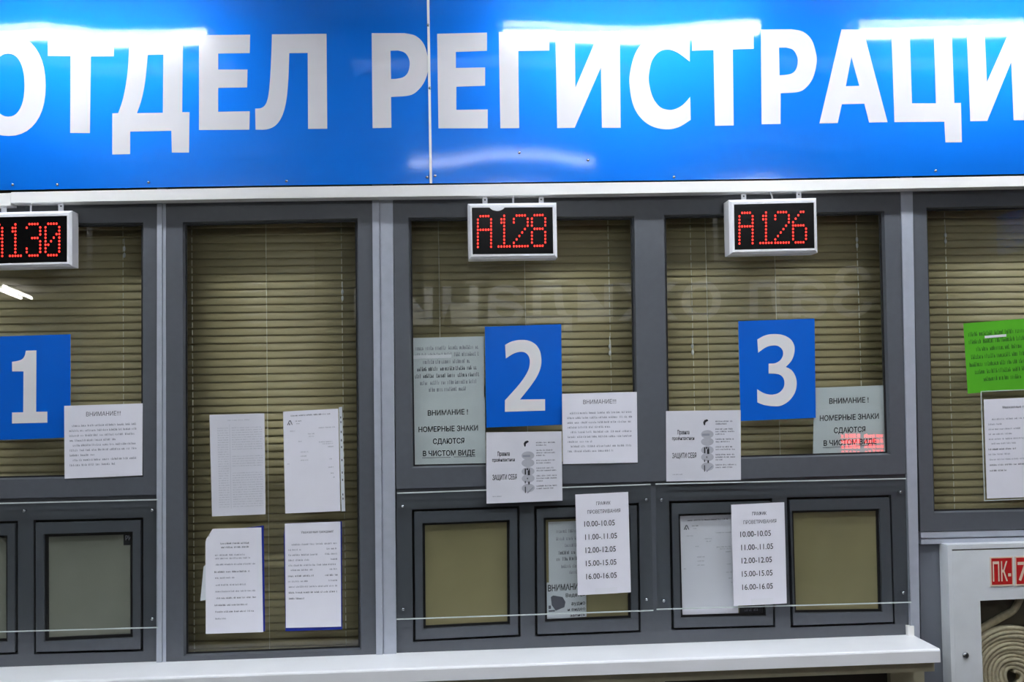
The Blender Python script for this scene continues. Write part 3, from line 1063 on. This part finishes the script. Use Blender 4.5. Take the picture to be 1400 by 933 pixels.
def faded(bm, S, heavy=False):
    for k, (a, b) in enumerate([(.06, .92), (.06, .94), (.16, .82), (.08, .9), (.05, .94), (.12, .9), (.24, .77)]):
        if heavy == (k in (3, 4)):
            v = .13 + k * .108
            add_words(bm, S, a, b, v, v + .065, rn, lw=.022)


printed(o, 'text_line', lambda bm: faded(bm, S), 'ink_pale', True)
printed(o, 'bold_text_line', lambda bm: faded(bm, S, True), 'ink_mid', True)
tape_or_glint(o, S, .0, .27, .55, .325)


def plates_notice(S, o):
    def body(bm):
        for s, a, b, v in (('ВНИМАНИЕ !', .215, .765, .165), ('НОМЕРНЫЕ ЗНАКИ', .085, .90, .41), ('СДАЮТСЯ', .28, .71, .595), ('В ЧИСТОМ ВИДЕ', .14, .855, .775)):
            # the print climbs a little with the sheet
            add_text(bm, S, s, a, b, v, v + .078, .018)
    printed(o, 'lettering', body, 'ink', True)
    printed(o, 'underline', lambda bm: (add_quad(bm, S, .13, .875, .52, .882), add_quad(bm, S, .56, .87, .86, .877)), 'ink_mid', True)


S = Surf(quad([(563, 547.5), (663, 543.5), (664, 636), (564.5, 637.5)], YIN), YIN + .0002, 0, .0002, 2)
o = sheet('paper_notice', S, 'paper_grey', 'pale НОМЕРНЫЕ ЗНАКИ notice lower left of sign 2', 'notice')
plates_notice(S, o)
S = Surf(quad([(1113, 530.5), (1209.5, 527), (1213.5, 620), (1111.5, 624.5)], YIN), YIN + .0002, 0, .0002, 3)
o = sheet('paper_notice', S, 'paper_grey', 'pale НОМЕРНЫЕ ЗНАКИ notice right of sign 3', 'notice')
plates_notice(S, o)
S2 = Surf(quad([(1111.5, 574), (1210, 571), (1214, 622), (1111, 625)], YIN), YIN + .0016, 0, .0002, 3)

# documents in the tall fixed window
S = Surf(quad([(286.5, 567.5), (361.5, 565.2), (363.2, 703.5), (290, 706.5)], YG), YG - .001, .0008, .0003, 1)
o = sheet('document', S, 'sleeve', 'pale table document, upper left of four in the tall window', 'document')


def table(bm):
    add_words(bm, S, .33, .76, .052, .066, rn)
    for k in range(34):
        v = .13 + k * .0235
        add_words(bm, S, .14, .34, v, v + .010, rn)
        if k not in (10, 11, 17, 18): add_words(bm, S, .40, .96, v, v + .010, rn, mi=0)
    add_quad(bm, S, .36, .10, .365, .93)


printed(o, 'text_line', table, 'ink_light', True)

S = Surf(quad([(387, 563), (462.5, 559), (465.5, 699), (390, 702.5)], YG), YG - .001, .0008, .0003, 2)
o = sheet('document', S, 'paper', 'white form with a triangle mark in a punched sleeve', 'document')


def formtext(bm, S):
    add_words(bm, S, .14, .86, .038, .052, rn)
    add_words(bm, S, .22, .34, .095, .106, rn); add_words(bm, S, .24, .30, .122, .13, rn)
    # triangle emblem
    for a, b in (((.07, .135), (.115, .09)), ((.115, .09), (.16, .135))):
        u0, v0 = a; u1, v1 = b
        bm.faces.new([bm.verts.new(S(*c, .0006)) for c in ((u0, v0), (u0 + .020, v0), (u1 + .008, v1), (u1 - .006, v1))])
    add_quad(bm, S, .105, .12, .125, .137)


def formpale(bm, S):
    for u, v, l in [(.12, .19, .12), (.64, .17, .3), (.44, .225, .14), (.46, .25, .1), (.27, .295, .06), (.30, .40, .14), (.30, .44, .12), (.30, .48, .14), (.06, .51, .04), (.64, .31, .25), (.70, .33, .2), (.80, .36, .12),
                    (.82, .48, .07), (.80, .56, .1), (.84, .62, .06), (.88, .66, .04)]:
        add_words(bm, S, u, u + l, v, v + .012, rn)


printed(o, 'heading', lambda bm: formtext(bm, S), 'ink_mid')
printed(o, 'text_line', lambda bm: formpale(bm, S), 'ink_light', True)
bm = bmesh.new()
q_ = quad([(463.3, 557.2), (467.8, 556.5), (472, 699), (467, 699.5)], YG)
add_plate(bm, q_, [], YG - .0016, YG - .0002)
strip = tag(link_bm('sleeve_strip', bm, 'paper_grey', o), 'pale punched binding strip of the sleeve')
bm = bmesh.new()
for v in (.10, .145, .24, .32, .385, .51, .63, .70, .84, .88):
    c = lerp_quad(q_, .5, v)
    add_box(bm, c.x - .0012, c.x + .0012, YG - .0019, YG - .0015, c.z - .003, c.z + .003)
link_bm('punch_hole', bm, 'ink', strip)

S = Surf(quad([(281, 723.5), (357.5, 721.5), (360, 864.5), (281.5, 867)], YG), YG - .002, .0008, .0003, 4)
o = sheet('document', S, 'paper', 'white document with clipped corner over a blue file, lower left in the tall window', 'document', cut=.13, n=24)
bm = bmesh.new()
add_plate(bm, quad([(300, 726), (352, 720), (360.6, 718.8), (362.4, 863.5), (300, 863)], YG), [], YG - .0009, YG - .0002)
tag(link_bm('file_back', bm, 'blue_file', o), 'blue plastic file edge')
bm = bmesh.new()
add_plate(bm, quad([(278.5, 775), (284, 770), (284, 820), (274, 822)], YG), [], YG - .0016, YG - .001)
link_bm('torn_sheet', bm, 'paper_grey', o)


def doc4(bm, S, dark):
    rows = [(.27, .80, .135, 1), (.28, .78, .172, 1), (.17, .70, .245, 0), (.17, .80, .277, 0), (.18, .88, .335, 0), (.16, .78, .405, 1), (.17, .52, .462, 0), (.18, .74, .530, 0), (.17, .88, .592, 0),
            (.19, .90, .655, 1), (.16, .74, .722, 1), (.17, .84, .785, 1), (.17, .36, .85, 0)]
    for a, b, v, d in rows:
        if d == dark: add_words(bm, S, a, b, v, v + .016, rn)


printed(o, 'bold_text_line', lambda bm: doc4(bm, S, 1), 'ink_mid', True)
printed(o, 'text_line', lambda bm: doc4(bm, S, 0), 'ink_pale', True)

LETTER = [(.12, .94, .195, 0, 0), (.06, .30, .245, 0, .75), (.06, .58, .295, 0, .72), (.06, .44, .345, 0, .82), (.06, .94, .395, 0, 0), (.10, .50, .44, 0, .8), (.05, .52, .497, 1, .72), (.05, .4, .548, 0, .78),
          (.06, .94, .60, 0, 0), (.06, .94, .655, 1, 0), (.06, .34, .712, 1, 0)]


def letter_doc(S, o):
    printed(o, 'heading', lambda bm: add_text(bm, S, 'Уважаемые граждане!', .29, .87, .076, .10, .003), 'ink_mid', True)

    def b(bm, dark):
        for a, e, v, d, g in LETTER:
            if d != dark: continue
            add_words(bm, S, a, e, v, v + .017, rn)
            if g: add_words(bm, S, g, .94, v, v + .017, rn)
    printed(o, 'text_line', lambda bm: b(bm, 0), 'ink_pale', True)
    printed(o, 'bold_text_line', lambda bm: b(bm, 1), 'ink_mid', True)


S = Surf(quad([(389.5, 716.3), (465.5, 713.4), (466.5, 857), (391, 858.8)], YG), YG - .002, .0008, .0003, 4)
o = sheet('document', S, 'paper', 'white letter in a blue-backed file, lower right in the tall window', 'document')
letter_doc(S, o)
bm = bmesh.new()
add_plate(bm, quad([(388, 733), (389.5, 716), (467.3, 713), (468, 861), (390.3, 863.5)], YG), [], YG - .0009, YG - .0002)
tag(link_bm('file_back', bm, 'blue_file', o), 'blue plastic file edge')


# schedules hung on the acrylic screens
def schedule(q, label):
    S = Surf(q, -.026, .002, .0005, rn.random() * 6, -.0015)
    o = sheet('schedule_sheet', S, 'paper', label, 'schedule', 'white airing schedules on the clear screens')
    printed(o, 'heading', lambda bm: (add_text(bm, S, 'ГРАФИК', .39, .66, .082, .116, .004), add_text(bm, S, 'ПРОВЕТРИВАНИЯ', .22, .84, .162, .198, .004)), 'ink_mid', True)

    def rows(bm):
        for k, (s, b) in enumerate((('10.00-10.05', .73), ('11.00-.11.05', .765), ('12.00-12.05', .735), ('15.00-15.05', .74), ('16.00-16.05', .74))):
            v = .268 + k * .1305
            add_text(bm, S, s, .165 if k else .155, b, v, v + .056, .004)
    printed(o, 'time_row', rows, 'ink', True)
    tape_or_glint(o, S, .33, .94, .74, 1.0)
    return o


schedule(quad([(786.5, 676.5), (858.8, 673), (862.7, 810.3), (790, 814.5)], -.026), 'white airing schedule hanging over the camera notice')
schedule(quad([(999.5, 690.5), (1072.2, 687), (1075.8, 825.5), (1003.5, 829)], -.026), 'white airing schedule hanging over the sample form hatch')

# papers in the hatches
S = Surf(quad([(749.5, 714), (803, 712), (804, 796), (750.5, 799)], YG), YG - .0012, 0, .0003, 1)
o = sheet('paper_notice', S, 'paper_grey', 'pale printed sheet behind the left airing schedule', 'notice')
printed(o, 'text_line', lambda bm: [add_words(bm, S, a, .96, v, v + .055, rn, lw=.035) for a, v in ((.2, .13), (.2, .25), (.42, .36), (.32, .70), (.52, .80))] and None, 'ink_pale', True)
printed(o, 'bold_text_line', lambda bm: [add_words(bm, S, a, .96, v, v + .06, rn, lw=.035) for a, v in ((.26, .475), (.2, .575))] and None, 'ink_mid', True)

S = Surf(quad([(747.3, 797), (801, 793.5), (801.8, 843.5), (748, 847)], YG), YG - .0020, 0, .0003, 1)
o = sheet('camera_notice', S, 'paper_grey', 'small notice with a surveillance camera picture in a hatch pane', 'notice')
printed(o, 'heading', lambda bm: add_text(bm, S, 'ВНИМАНИЕ!', .03, .93, .07, .24, .02), 'ink', True)


def camn(bm):
    f = bm.faces.new([bm.verts.new(S(u, v, .0006)) for u, v in [(.10, .40), (.16, .36), (.40, .42), (.47, .56), (.44, .70), (.33, .74), (.22, .78), (.12, .62)]])
    add_quad(bm, S, .04, .63, .10, .72); add_quad(bm, S, .04, .76, .2, .80)


printed(o, 'camera_picture', camn, 'ink_mid')


def camt(bm):
    add_text(bm, S, 'Ведется', .48, .97, .33, .43, .01)
    add_text(bm, S, 'аудио', .62, .97, .56, .66, .01)
    add_text(bm, S, 'и видео', .52, .97, .73, .81, .005)
    add_text(bm, S, 'запись', .58, .97, .90, .97, .01)


printed(o, 'lettering', camt, 'ink', True)

S = Surf(quad([(928.6, 706), (1006, 703), (1009.5, 842.5), (931.8, 846)], YG), YG - .0016, 0, .0004, 1)
o = sheet('document', S, 'paper', 'white sample form with a triangle mark in a service hatch', 'document')
printed(o, 'heading', lambda bm: formtext(bm, S), 'ink_mid')
printed(o, 'text_line', lambda bm: formpale(bm, S), 'ink_light', True)
S = Surf(quad([(1011, 829.5), (1045, 827), (1045.5, 840), (1011, 841.5)], YG), YG - .001)
o = sheet('sticker', S, 'ink', 'dark sticker at the bottom of a hatch, beside the sample form', 'sticker')
printed(o, 'text_line', lambda bm: add_words(bm, S, .2, .75, .3, .62, rn), 'ink_mid', True)
S = Surf(quad([(169, 727.8), (182, 727.5), (182, 745.5), (169, 745.8)], YG), YG - .001)
o = sheet('sticker', S, 'ink', 'small black sticker in the pane corner of a left hatch', 'sticker')
printed(o, 'lettering', lambda bm: add_text(bm, S, 'РИ', .2, .85, .28, .62, .03), 'ink_pale', True)

# green paper and letter on the right window
S = Surf(quad([(1316.8, 442.5), (1412, 435), (1418, 531), (1323, 538.5)], YG), YG - .001, .0006, .0004, 1)
o = sheet('paper_notice', S, 'green_paper', 'bright green paper notice on the right window', 'notice')
printed(o, 'text_line', lambda bm: (faded(bm, S), faded(bm, S, True)), 'green_ink', True)
tape_or_glint(o, S, .29, .20, .60, .235)  # pale strip put in as a lamp's glare on the green paper
S = Surf(quad([(1344.5, 546.5), (1430, 542.5), (1434, 679), (1349, 682)], YG), YG - .0016, .0006, .0003, 1)
o = sheet('document', S, 'paper', 'white letter in a clear pocket below the green paper', 'document')
letter_doc(S, o)
bm = bmesh.new()
q_ = quad([(1340.5, 535), (1440, 531), (1443, 681), (1345.5, 685.5)], YG)
add_plate(bm, q_, [inset(q_, .0022)], YG - .0026, YG - .0002)
tag(link_bm('pocket_rim', bm, 'acryl_edge', o), 'clear plastic pocket edge')


# ---------------------------------------------------------------- acrylic screens
def screen(qpx, screws, label):
    Y0 = -0.020
    q = quad(qpx, Y0)
    c = lerp_quad(q, .5, 1)
    t = empty('acrylic_screen', Vector((c.x, Y0, c.z)), label, 'screen', 'clear acrylic screens over the service hatches')
    bm = bmesh.new()
    qi = inset(q, .0038)
    hq = (q[3] - q[0]).length
    e_ = .0032 / hq
    row = lambda v: [lerp_quad(q, 0, v), lerp_quad(q, 1, v)]
    a_, b_, c_, d_ = row(0), row(e_), row(1 - e_), row(1)
    add_plate(bm, [b_[0], b_[1], c_[1], c_[0]], [], Y0, Y0 + .004)
    add_plate(bm, [a_[0], a_[1], b_[1], b_[0]], [], Y0 + .0004, Y0 + .004, 1)  # pale top and bottom strips paint in light glowing at the cut edges
    add_plate(bm, [c_[0], c_[1], d_[1], d_[0]], [], Y0 + .0004, Y0 + .004, 1)
    link_bm('sheet', bm, ['acrylic', 'acryl_edge'], t)
    for px, py in screws:
        p = P(px, py, Y0)
        bm = bmesh.new()
        add_dome(bm, (p.x, Y0 - .0002, p.z), .0042, .003)
        add_tube(bm, (p.x, Y0 + .0042, p.z), (p.x, -.0003, p.z), .003, 8)
        link_bm('screw', bm, 'steel', t, True)


screen([(-170, 692), (215.5, 682.8), (215.5, 859.3), (-170, 870)], [(32.5, 699), (207.8, 698), (207.8, 846.8)], 'clear acrylic screen over the hatches below sign 1')
screen([(543, 674), (889.5, 662), (893.5, 836), (541.5, 848.2)], [(550.5, 692.8), (883.5, 683.5), (551.5, 833.6), (883.8, 820.3)], 'clear acrylic screen over the hatches below sign 2')
screen([(896.5, 661.5), (1239, 654), (1246, 824.8), (898, 834.5)], [(904, 684), (1231.5, 673.2), (907.5, 822), (1235.2, 811)], 'clear acrylic screen over the hatches below sign 3')

# ---------------------------------------------------------------- fire hose cabinet
YC = -0.055
cq = quad([(1294.6, 745.5), (1478, 740.5), (1490, 1080), (1305, 1086)], YC)
c = lerp_quad(cq, .5, 1)
fc = empty('fire_hose_cabinet', Vector((c.x, 0, c.z)), 'pale grey fire hose cabinet on the wall right of the counter', 'cabinet')
bm = bmesh.new()
rim = inset(cq, .013)
add_plate(bm, cq, [rim], YC - .004, 0.002)
link_bm('body', bm, 'cabinet', fc)
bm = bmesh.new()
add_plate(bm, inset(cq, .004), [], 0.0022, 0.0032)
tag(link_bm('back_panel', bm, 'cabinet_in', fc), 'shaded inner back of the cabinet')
dq = quad([(1300.6, 753.5), (1472, 748.5), (1483, 1074), (1310.5, 1079.5)], YC)
wq = quad([(1339, 821.5), (1437, 817), (1446, 1008), (1346, 1012)], YC)
bm = bmesh.new()
add_plate(bm, dq, [wq], YC - .005, YC + .007)
dr = link_bm('door', bm, 'cabinet', fc)
bm = bmesh.new()
add_plate(bm, inset(wq, -.006), [], YC + .0072, YC + .0095)
link_bm('window_pane', bm, 'cab_glass', dr)


def red_plate(q, s, u0, u1, label):
    S = Surf(q, YC - .0075)
    o = sheet('number_plate', S, 'cream', label, None, parent=dr, n=2, th=.002)
    printed(o, 'red_field', lambda bm: add_quad(bm, S, .05, .04, .95, .94, .0003), 'red_plate')
    printed(o, 'lettering', lambda bm: add_text(bm, S, s, u0, u1, .16, .82, .01, off=.0007), 'cream')


red_plate(quad([(1352, 762), (1383.2, 761), (1384, 801), (1353, 802)], YC), 'ПК-', .1, .9, 'red plate with cream letters ПК-')
red_plate(quad([(1386, 761), (1417, 760), (1418, 800), (1386.8, 801)], YC), '7', .1, .55, 'red plate with cream numeral 7')
p = P(1319, 896, YC)
bm = bmesh.new()
add_dome(bm, (p.x, YC - .005, p.z), .0095, .007, seg=18)
lk = tag(link_bm('lock', bm, 'chrome', dr, True), 'round chrome cam lock')
bm = bmesh.new()
add_box(bm, p.x - .0012, p.x + .0012, YC - .0128, YC - .0118, p.z - .004, p.z + .004)
link_bm('keyhole', bm, 'ink', lk)

# coiled canvas hose inside
hc = P(1383, 925, -.02)
bm = bmesh.new()
turns, r0, r1 = 11.2, .020, .150
n = int(turns * 36)
ring = None
pit = (r1 - r0) / turns
for i in range(n + 1):
    t = i / n
    r = r0 + (r1 - r0) * t
    a = math.pi * .5 - t * turns * 2 * math.pi
    r += .002 * math.sin(3 * a + 1.0)
    wob = .002 * math.sin(a * 2.3)
    sq = 1.0
    cur = []
    th = pit * .49
    for (dr_, dy) in [(-th, -.0165), (-th * .7, -.020), (th * .7, -.020), (th, -.0165), (th, .012), (-th, .012)]:
        cur.append(bm.verts.new((hc.x + (r + dr_) * math.cos(a), hc.y + dy + wob, hc.z + (r + dr_) * math.sin(a) * .97)))
    if ring:
        for k in range(6):
            bm.faces.new((ring[k], ring[(k + 1) % 6], cur[(k + 1) % 6], cur[k]))
    else:
        bm.faces.new(cur)
    ring = cur
bm.faces.new(list(reversed(ring)))
hs = empty('fire_hose', Vector((hc.x, hc.y, hc.z - .16)), 'flat canvas fire hose coiled inside the glazed cabinet', 'hose')
link_bm('coil', bm, 'hose', hs, True)
bm = bmesh.new()
pts = [P(x, y, -.012) for x, y in catmull([(1322, 874), (1345, 858), (1368, 845), (1386, 834), (1396, 815)], 5)]
for i, pp in enumerate(pts):
    t = (pts[min(i + 1, len(pts) - 1)] - pts[max(i - 1, 0)]).normalized()
    nn = Vector((-t.z, 0, t.x)) * .012
    cur = [bm.verts.new(pp + nn), bm.verts.new(pp + nn * .3 + Vector((0, -.006, 0))), bm.verts.new(pp - nn * .8 + Vector((0, -.004, 0))), bm.verts.new(pp - nn), bm.verts.new(pp + Vector((0, .004, 0)))]
    if i:
        for k in range(5): bm.faces.new((prev[k], prev[(k + 1) % 5], cur[(k + 1) % 5], cur[k]))
    else:
        bm.faces.new(cur)
    prev = cur
bm.faces.new(list(reversed(prev)))
link_bm('hose_tail', bm, 'hose', hs, True)


# ---------------------------------------------------------------- ceiling lamps (mirrored in the sign and the glass, except the added fill lamps)
def lamp(pxa, pya, pxb, pyb, dist, mirror, label, tube='tube', tr=.013, gap=.02):
    a = P(pxa, pya, mirror + dist); b = P(pxb, pyb, mirror + dist)
    a.y = b.y = mirror - dist
    return lamp_at(a, b, label, tube, tr, gap)


def lamp_at(a, b, label, tube='tube', tr=.013, gap=.02):
    mid = (a + b) / 2
    d = (b - a).normalized()
    s = d.cross(Vector((0, 0, 1))).normalized()
    t = empty('ceiling_lamp', Vector((mid.x, mid.y, ZC)), label, 'lamp', 'fluorescent ceiling lamps in the hall')
    bm = bmesh.new()
    zt = max(a.z, b.z) + .024
    hw = gap + .016
    loop = []
    for e in (a - d * .02, b + d * .02):
        loop.append([bm.verts.new(e + s * hw * k + Vector((0, 0, zz - e.z))) for k, zz in ((-1, zt), (1, zt), (.6, zt + .035), (-.6, zt + .035))])
    for k in range(4): bm.faces.new((loop[0][k], loop[0][(k + 1) % 4], loop[1][(k + 1) % 4], loop[1][k]))
    bm.faces.new(loop[0]); bm.faces.new(list(reversed(loop[1])))
    for e in (a.lerp(b, .15), a.lerp(b, .85)):
        if ZC - zt - .035 > .002: add_tube(bm, (e.x, e.y, zt + .03), (e.x, e.y, ZC - .0005), .006, 8)
    for e in (a, b):
        for k in (-1, 1):
            c_ = e + s * gap * k
            add_box(bm, c_.x - .008, c_.x + .008, c_.y - .008, c_.y + .008, c_.z - .01, zt + .001)
    link_bm('housing', bm, 'lamp_body', t)
    for k in (-1, 1):
        bm = bmesh.new()
        add_tube(bm, a + s * gap * k + d * .009, b + s * gap * k - d * .009, tr, 14)
        link_bm('tube', bm, tube, t, True)
    return t


lamp(-75, 57, 287, 52.5, .52, YS, 'ceiling lamp before the left half of the blue sign')
lamp(685, 52, 1041, 46, .52, YS, 'ceiling lamp before the right half of the blue sign')
lamp(1168, 46.5, 1530, 41, .52, YS, 'ceiling lamp nearest the right wall')
lamp(558, 224, 816, 219, 2.42, YS, 'ceiling lamp in the middle of the hall', 'dim_tube')
fa, fb = P(-6, 391, 10.6), P(36, 408, 12.3)
fa.y, fb.y = .024 - 10.6, .024 - 12.3
lamp_at(fa, fb, 'ceiling lamp at the far end of the hall', 'far_tube', .016, .06)
for xx, tx in ((-1.35, 'nearest the left wall, above where the photo is taken'), (0.25, 'in the middle, above where the photo is taken'), (1.85, 'to the right, above where the photo is taken')):  # added lamps, out of view, filling the blinds and papers from the front
    lamp_at(Vector((xx - .5, -3.82, 2.72)), Vector((xx + .5, -3.82, 2.72)), 'added fill lamp ' + tx, 'fill_tube')
for xx, tx in ((-1.3, 'left'), (0.25, 'middle'), (1.8, 'right')):  # unseen added lamps; deep skirts keep their fill light off the sign
    y0_, zb_ = -1.15, 2.80
    t_ = empty('added_louvre_lamp', Vector((xx, y0_, ZC)), tx + ' added deep louvred fill lamp over the counter', 'lamp', 'added louvred fill lamps over the counter')
    bm = bmesh.new()
    hx, hy, th_ = .56, .085, .008
    add_box(bm, xx - hx - th_, xx + hx + th_, y0_ - hy - th_, y0_ + hy + th_, ZC - .012, ZC - .0004)
    for sg in (-1, 1):
        add_box(bm, xx - hx - th_, xx + hx + th_, y0_ + sg * (hy + th_ / 2) - th_ / 2, y0_ + sg * (hy + th_ / 2) + th_ / 2, zb_, ZC - .0125)
        add_box(bm, xx + sg * (hx + th_ / 2) - th_ / 2, xx + sg * (hx + th_ / 2) + th_ / 2, y0_ - hy, y0_ + hy, zb_, ZC - .0125)
    link_bm('housing', bm, 'kiosk', t_)
    bm = bmesh.new()
    add_box(bm, xx - hx + .004, xx + hx - .004, y0_ - hy + .004, y0_ + hy - .004, ZC - .022, ZC - .0125)
    link_bm('light_panel', bm, 'fill_louvre_glow', t_)
qb_ = [Vector((XR, -2.3, 2.28)), Vector((XR, -2.95, 2.28)), Vector((XR, -2.95, 2.48)), Vector((XR, -2.3, 2.48))]
bm = bmesh.new()
add_box(bm, XR - .012, XR - .0005, -2.95, -2.3, 2.27, 2.49, bev=.002)
tag(link_bm('wall_sign', bm, 'blue_sign'), 'plain blue board on the right hall wall', 'sign')

# hanging hall sign opposite, mirrored in the glass: Зал ожидания
YM = 0.012
q = [P(x, y, 4.6) for x, y in ((1192, 352), (484, 366), (484, 460), (1192, 446))]
for v_ in q: v_.y = 2 * YM - 4.6
qb = [P(x, y, 4.6) for x, y in ((1208, 325), (430, 338), (430, 474), (1208, 458))]
hsn = empty('hanging_sign', Vector((q[0].x * .5 + q[1].x * .5, 2 * YM - 4.6, q[2].z)), 'hanging hall sign lettered Зал ожидания, seen mirrored in the glass', 'sign')
bm = bmesh.new()
add_plate(bm, qb, [], 2 * YM - 4.6 - .03, 2 * YM - 4.6 - .002)
for k in (.1, .9):
    e = lerp_quad(qb, k, 0)
    add_tube(bm, (e.x, 2 * YM - 4.615, e.z - .01), (e.x, 2 * YM - 4.615, ZC - .0005), .006, 8)
link_bm('board', bm, 'sign_grey', hsn)
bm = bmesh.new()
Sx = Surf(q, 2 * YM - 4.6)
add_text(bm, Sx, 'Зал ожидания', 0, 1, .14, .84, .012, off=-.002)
link_bm('lettering', bm, 'hall_letter_glow', hsn)

# queue terminal whose red display is mirrored in the window glass
yk = -2.9
ka = P(1150, 592, 2 * YM - yk); kb = P(1212, 620, 2 * YM - yk)
kx = (ka.x + kb.x) / 2
ki = empty('queue_terminal', Vector((kx, yk - .2, 0)), 'grey queue terminal with a red display across the hall', 'terminal')
bm = bmesh.new()
add_box(bm, kx - .2, kx + .2, yk - .32, yk - .004, .03, ka.z + .12, bev=.01)
add_box(bm, kx - .24, kx + .24, yk - .36, yk + .03, 0, .03, bev=.004)
link_bm('body', bm, 'kiosk', ki)
bm = bmesh.new()
for k in range(2):
    xa = ka.x + (kb.x - ka.x) * (k * .52); xb = xa + (kb.x - ka.x) * .44
    for j in range(4):
        for i in range(5):
            xi = xa + (xb - xa) * i / 5; zj = kb.z + (ka.z - kb.z) * j / 4
            add_box(bm, xi, xi + (xb - xa) * random.uniform(.1, .17), yk - .003, yk + .002, zj, zj + (ka.z - kb.z) * random.uniform(.12, .2))
link_bm('display', bm, 'red_screen', ki)
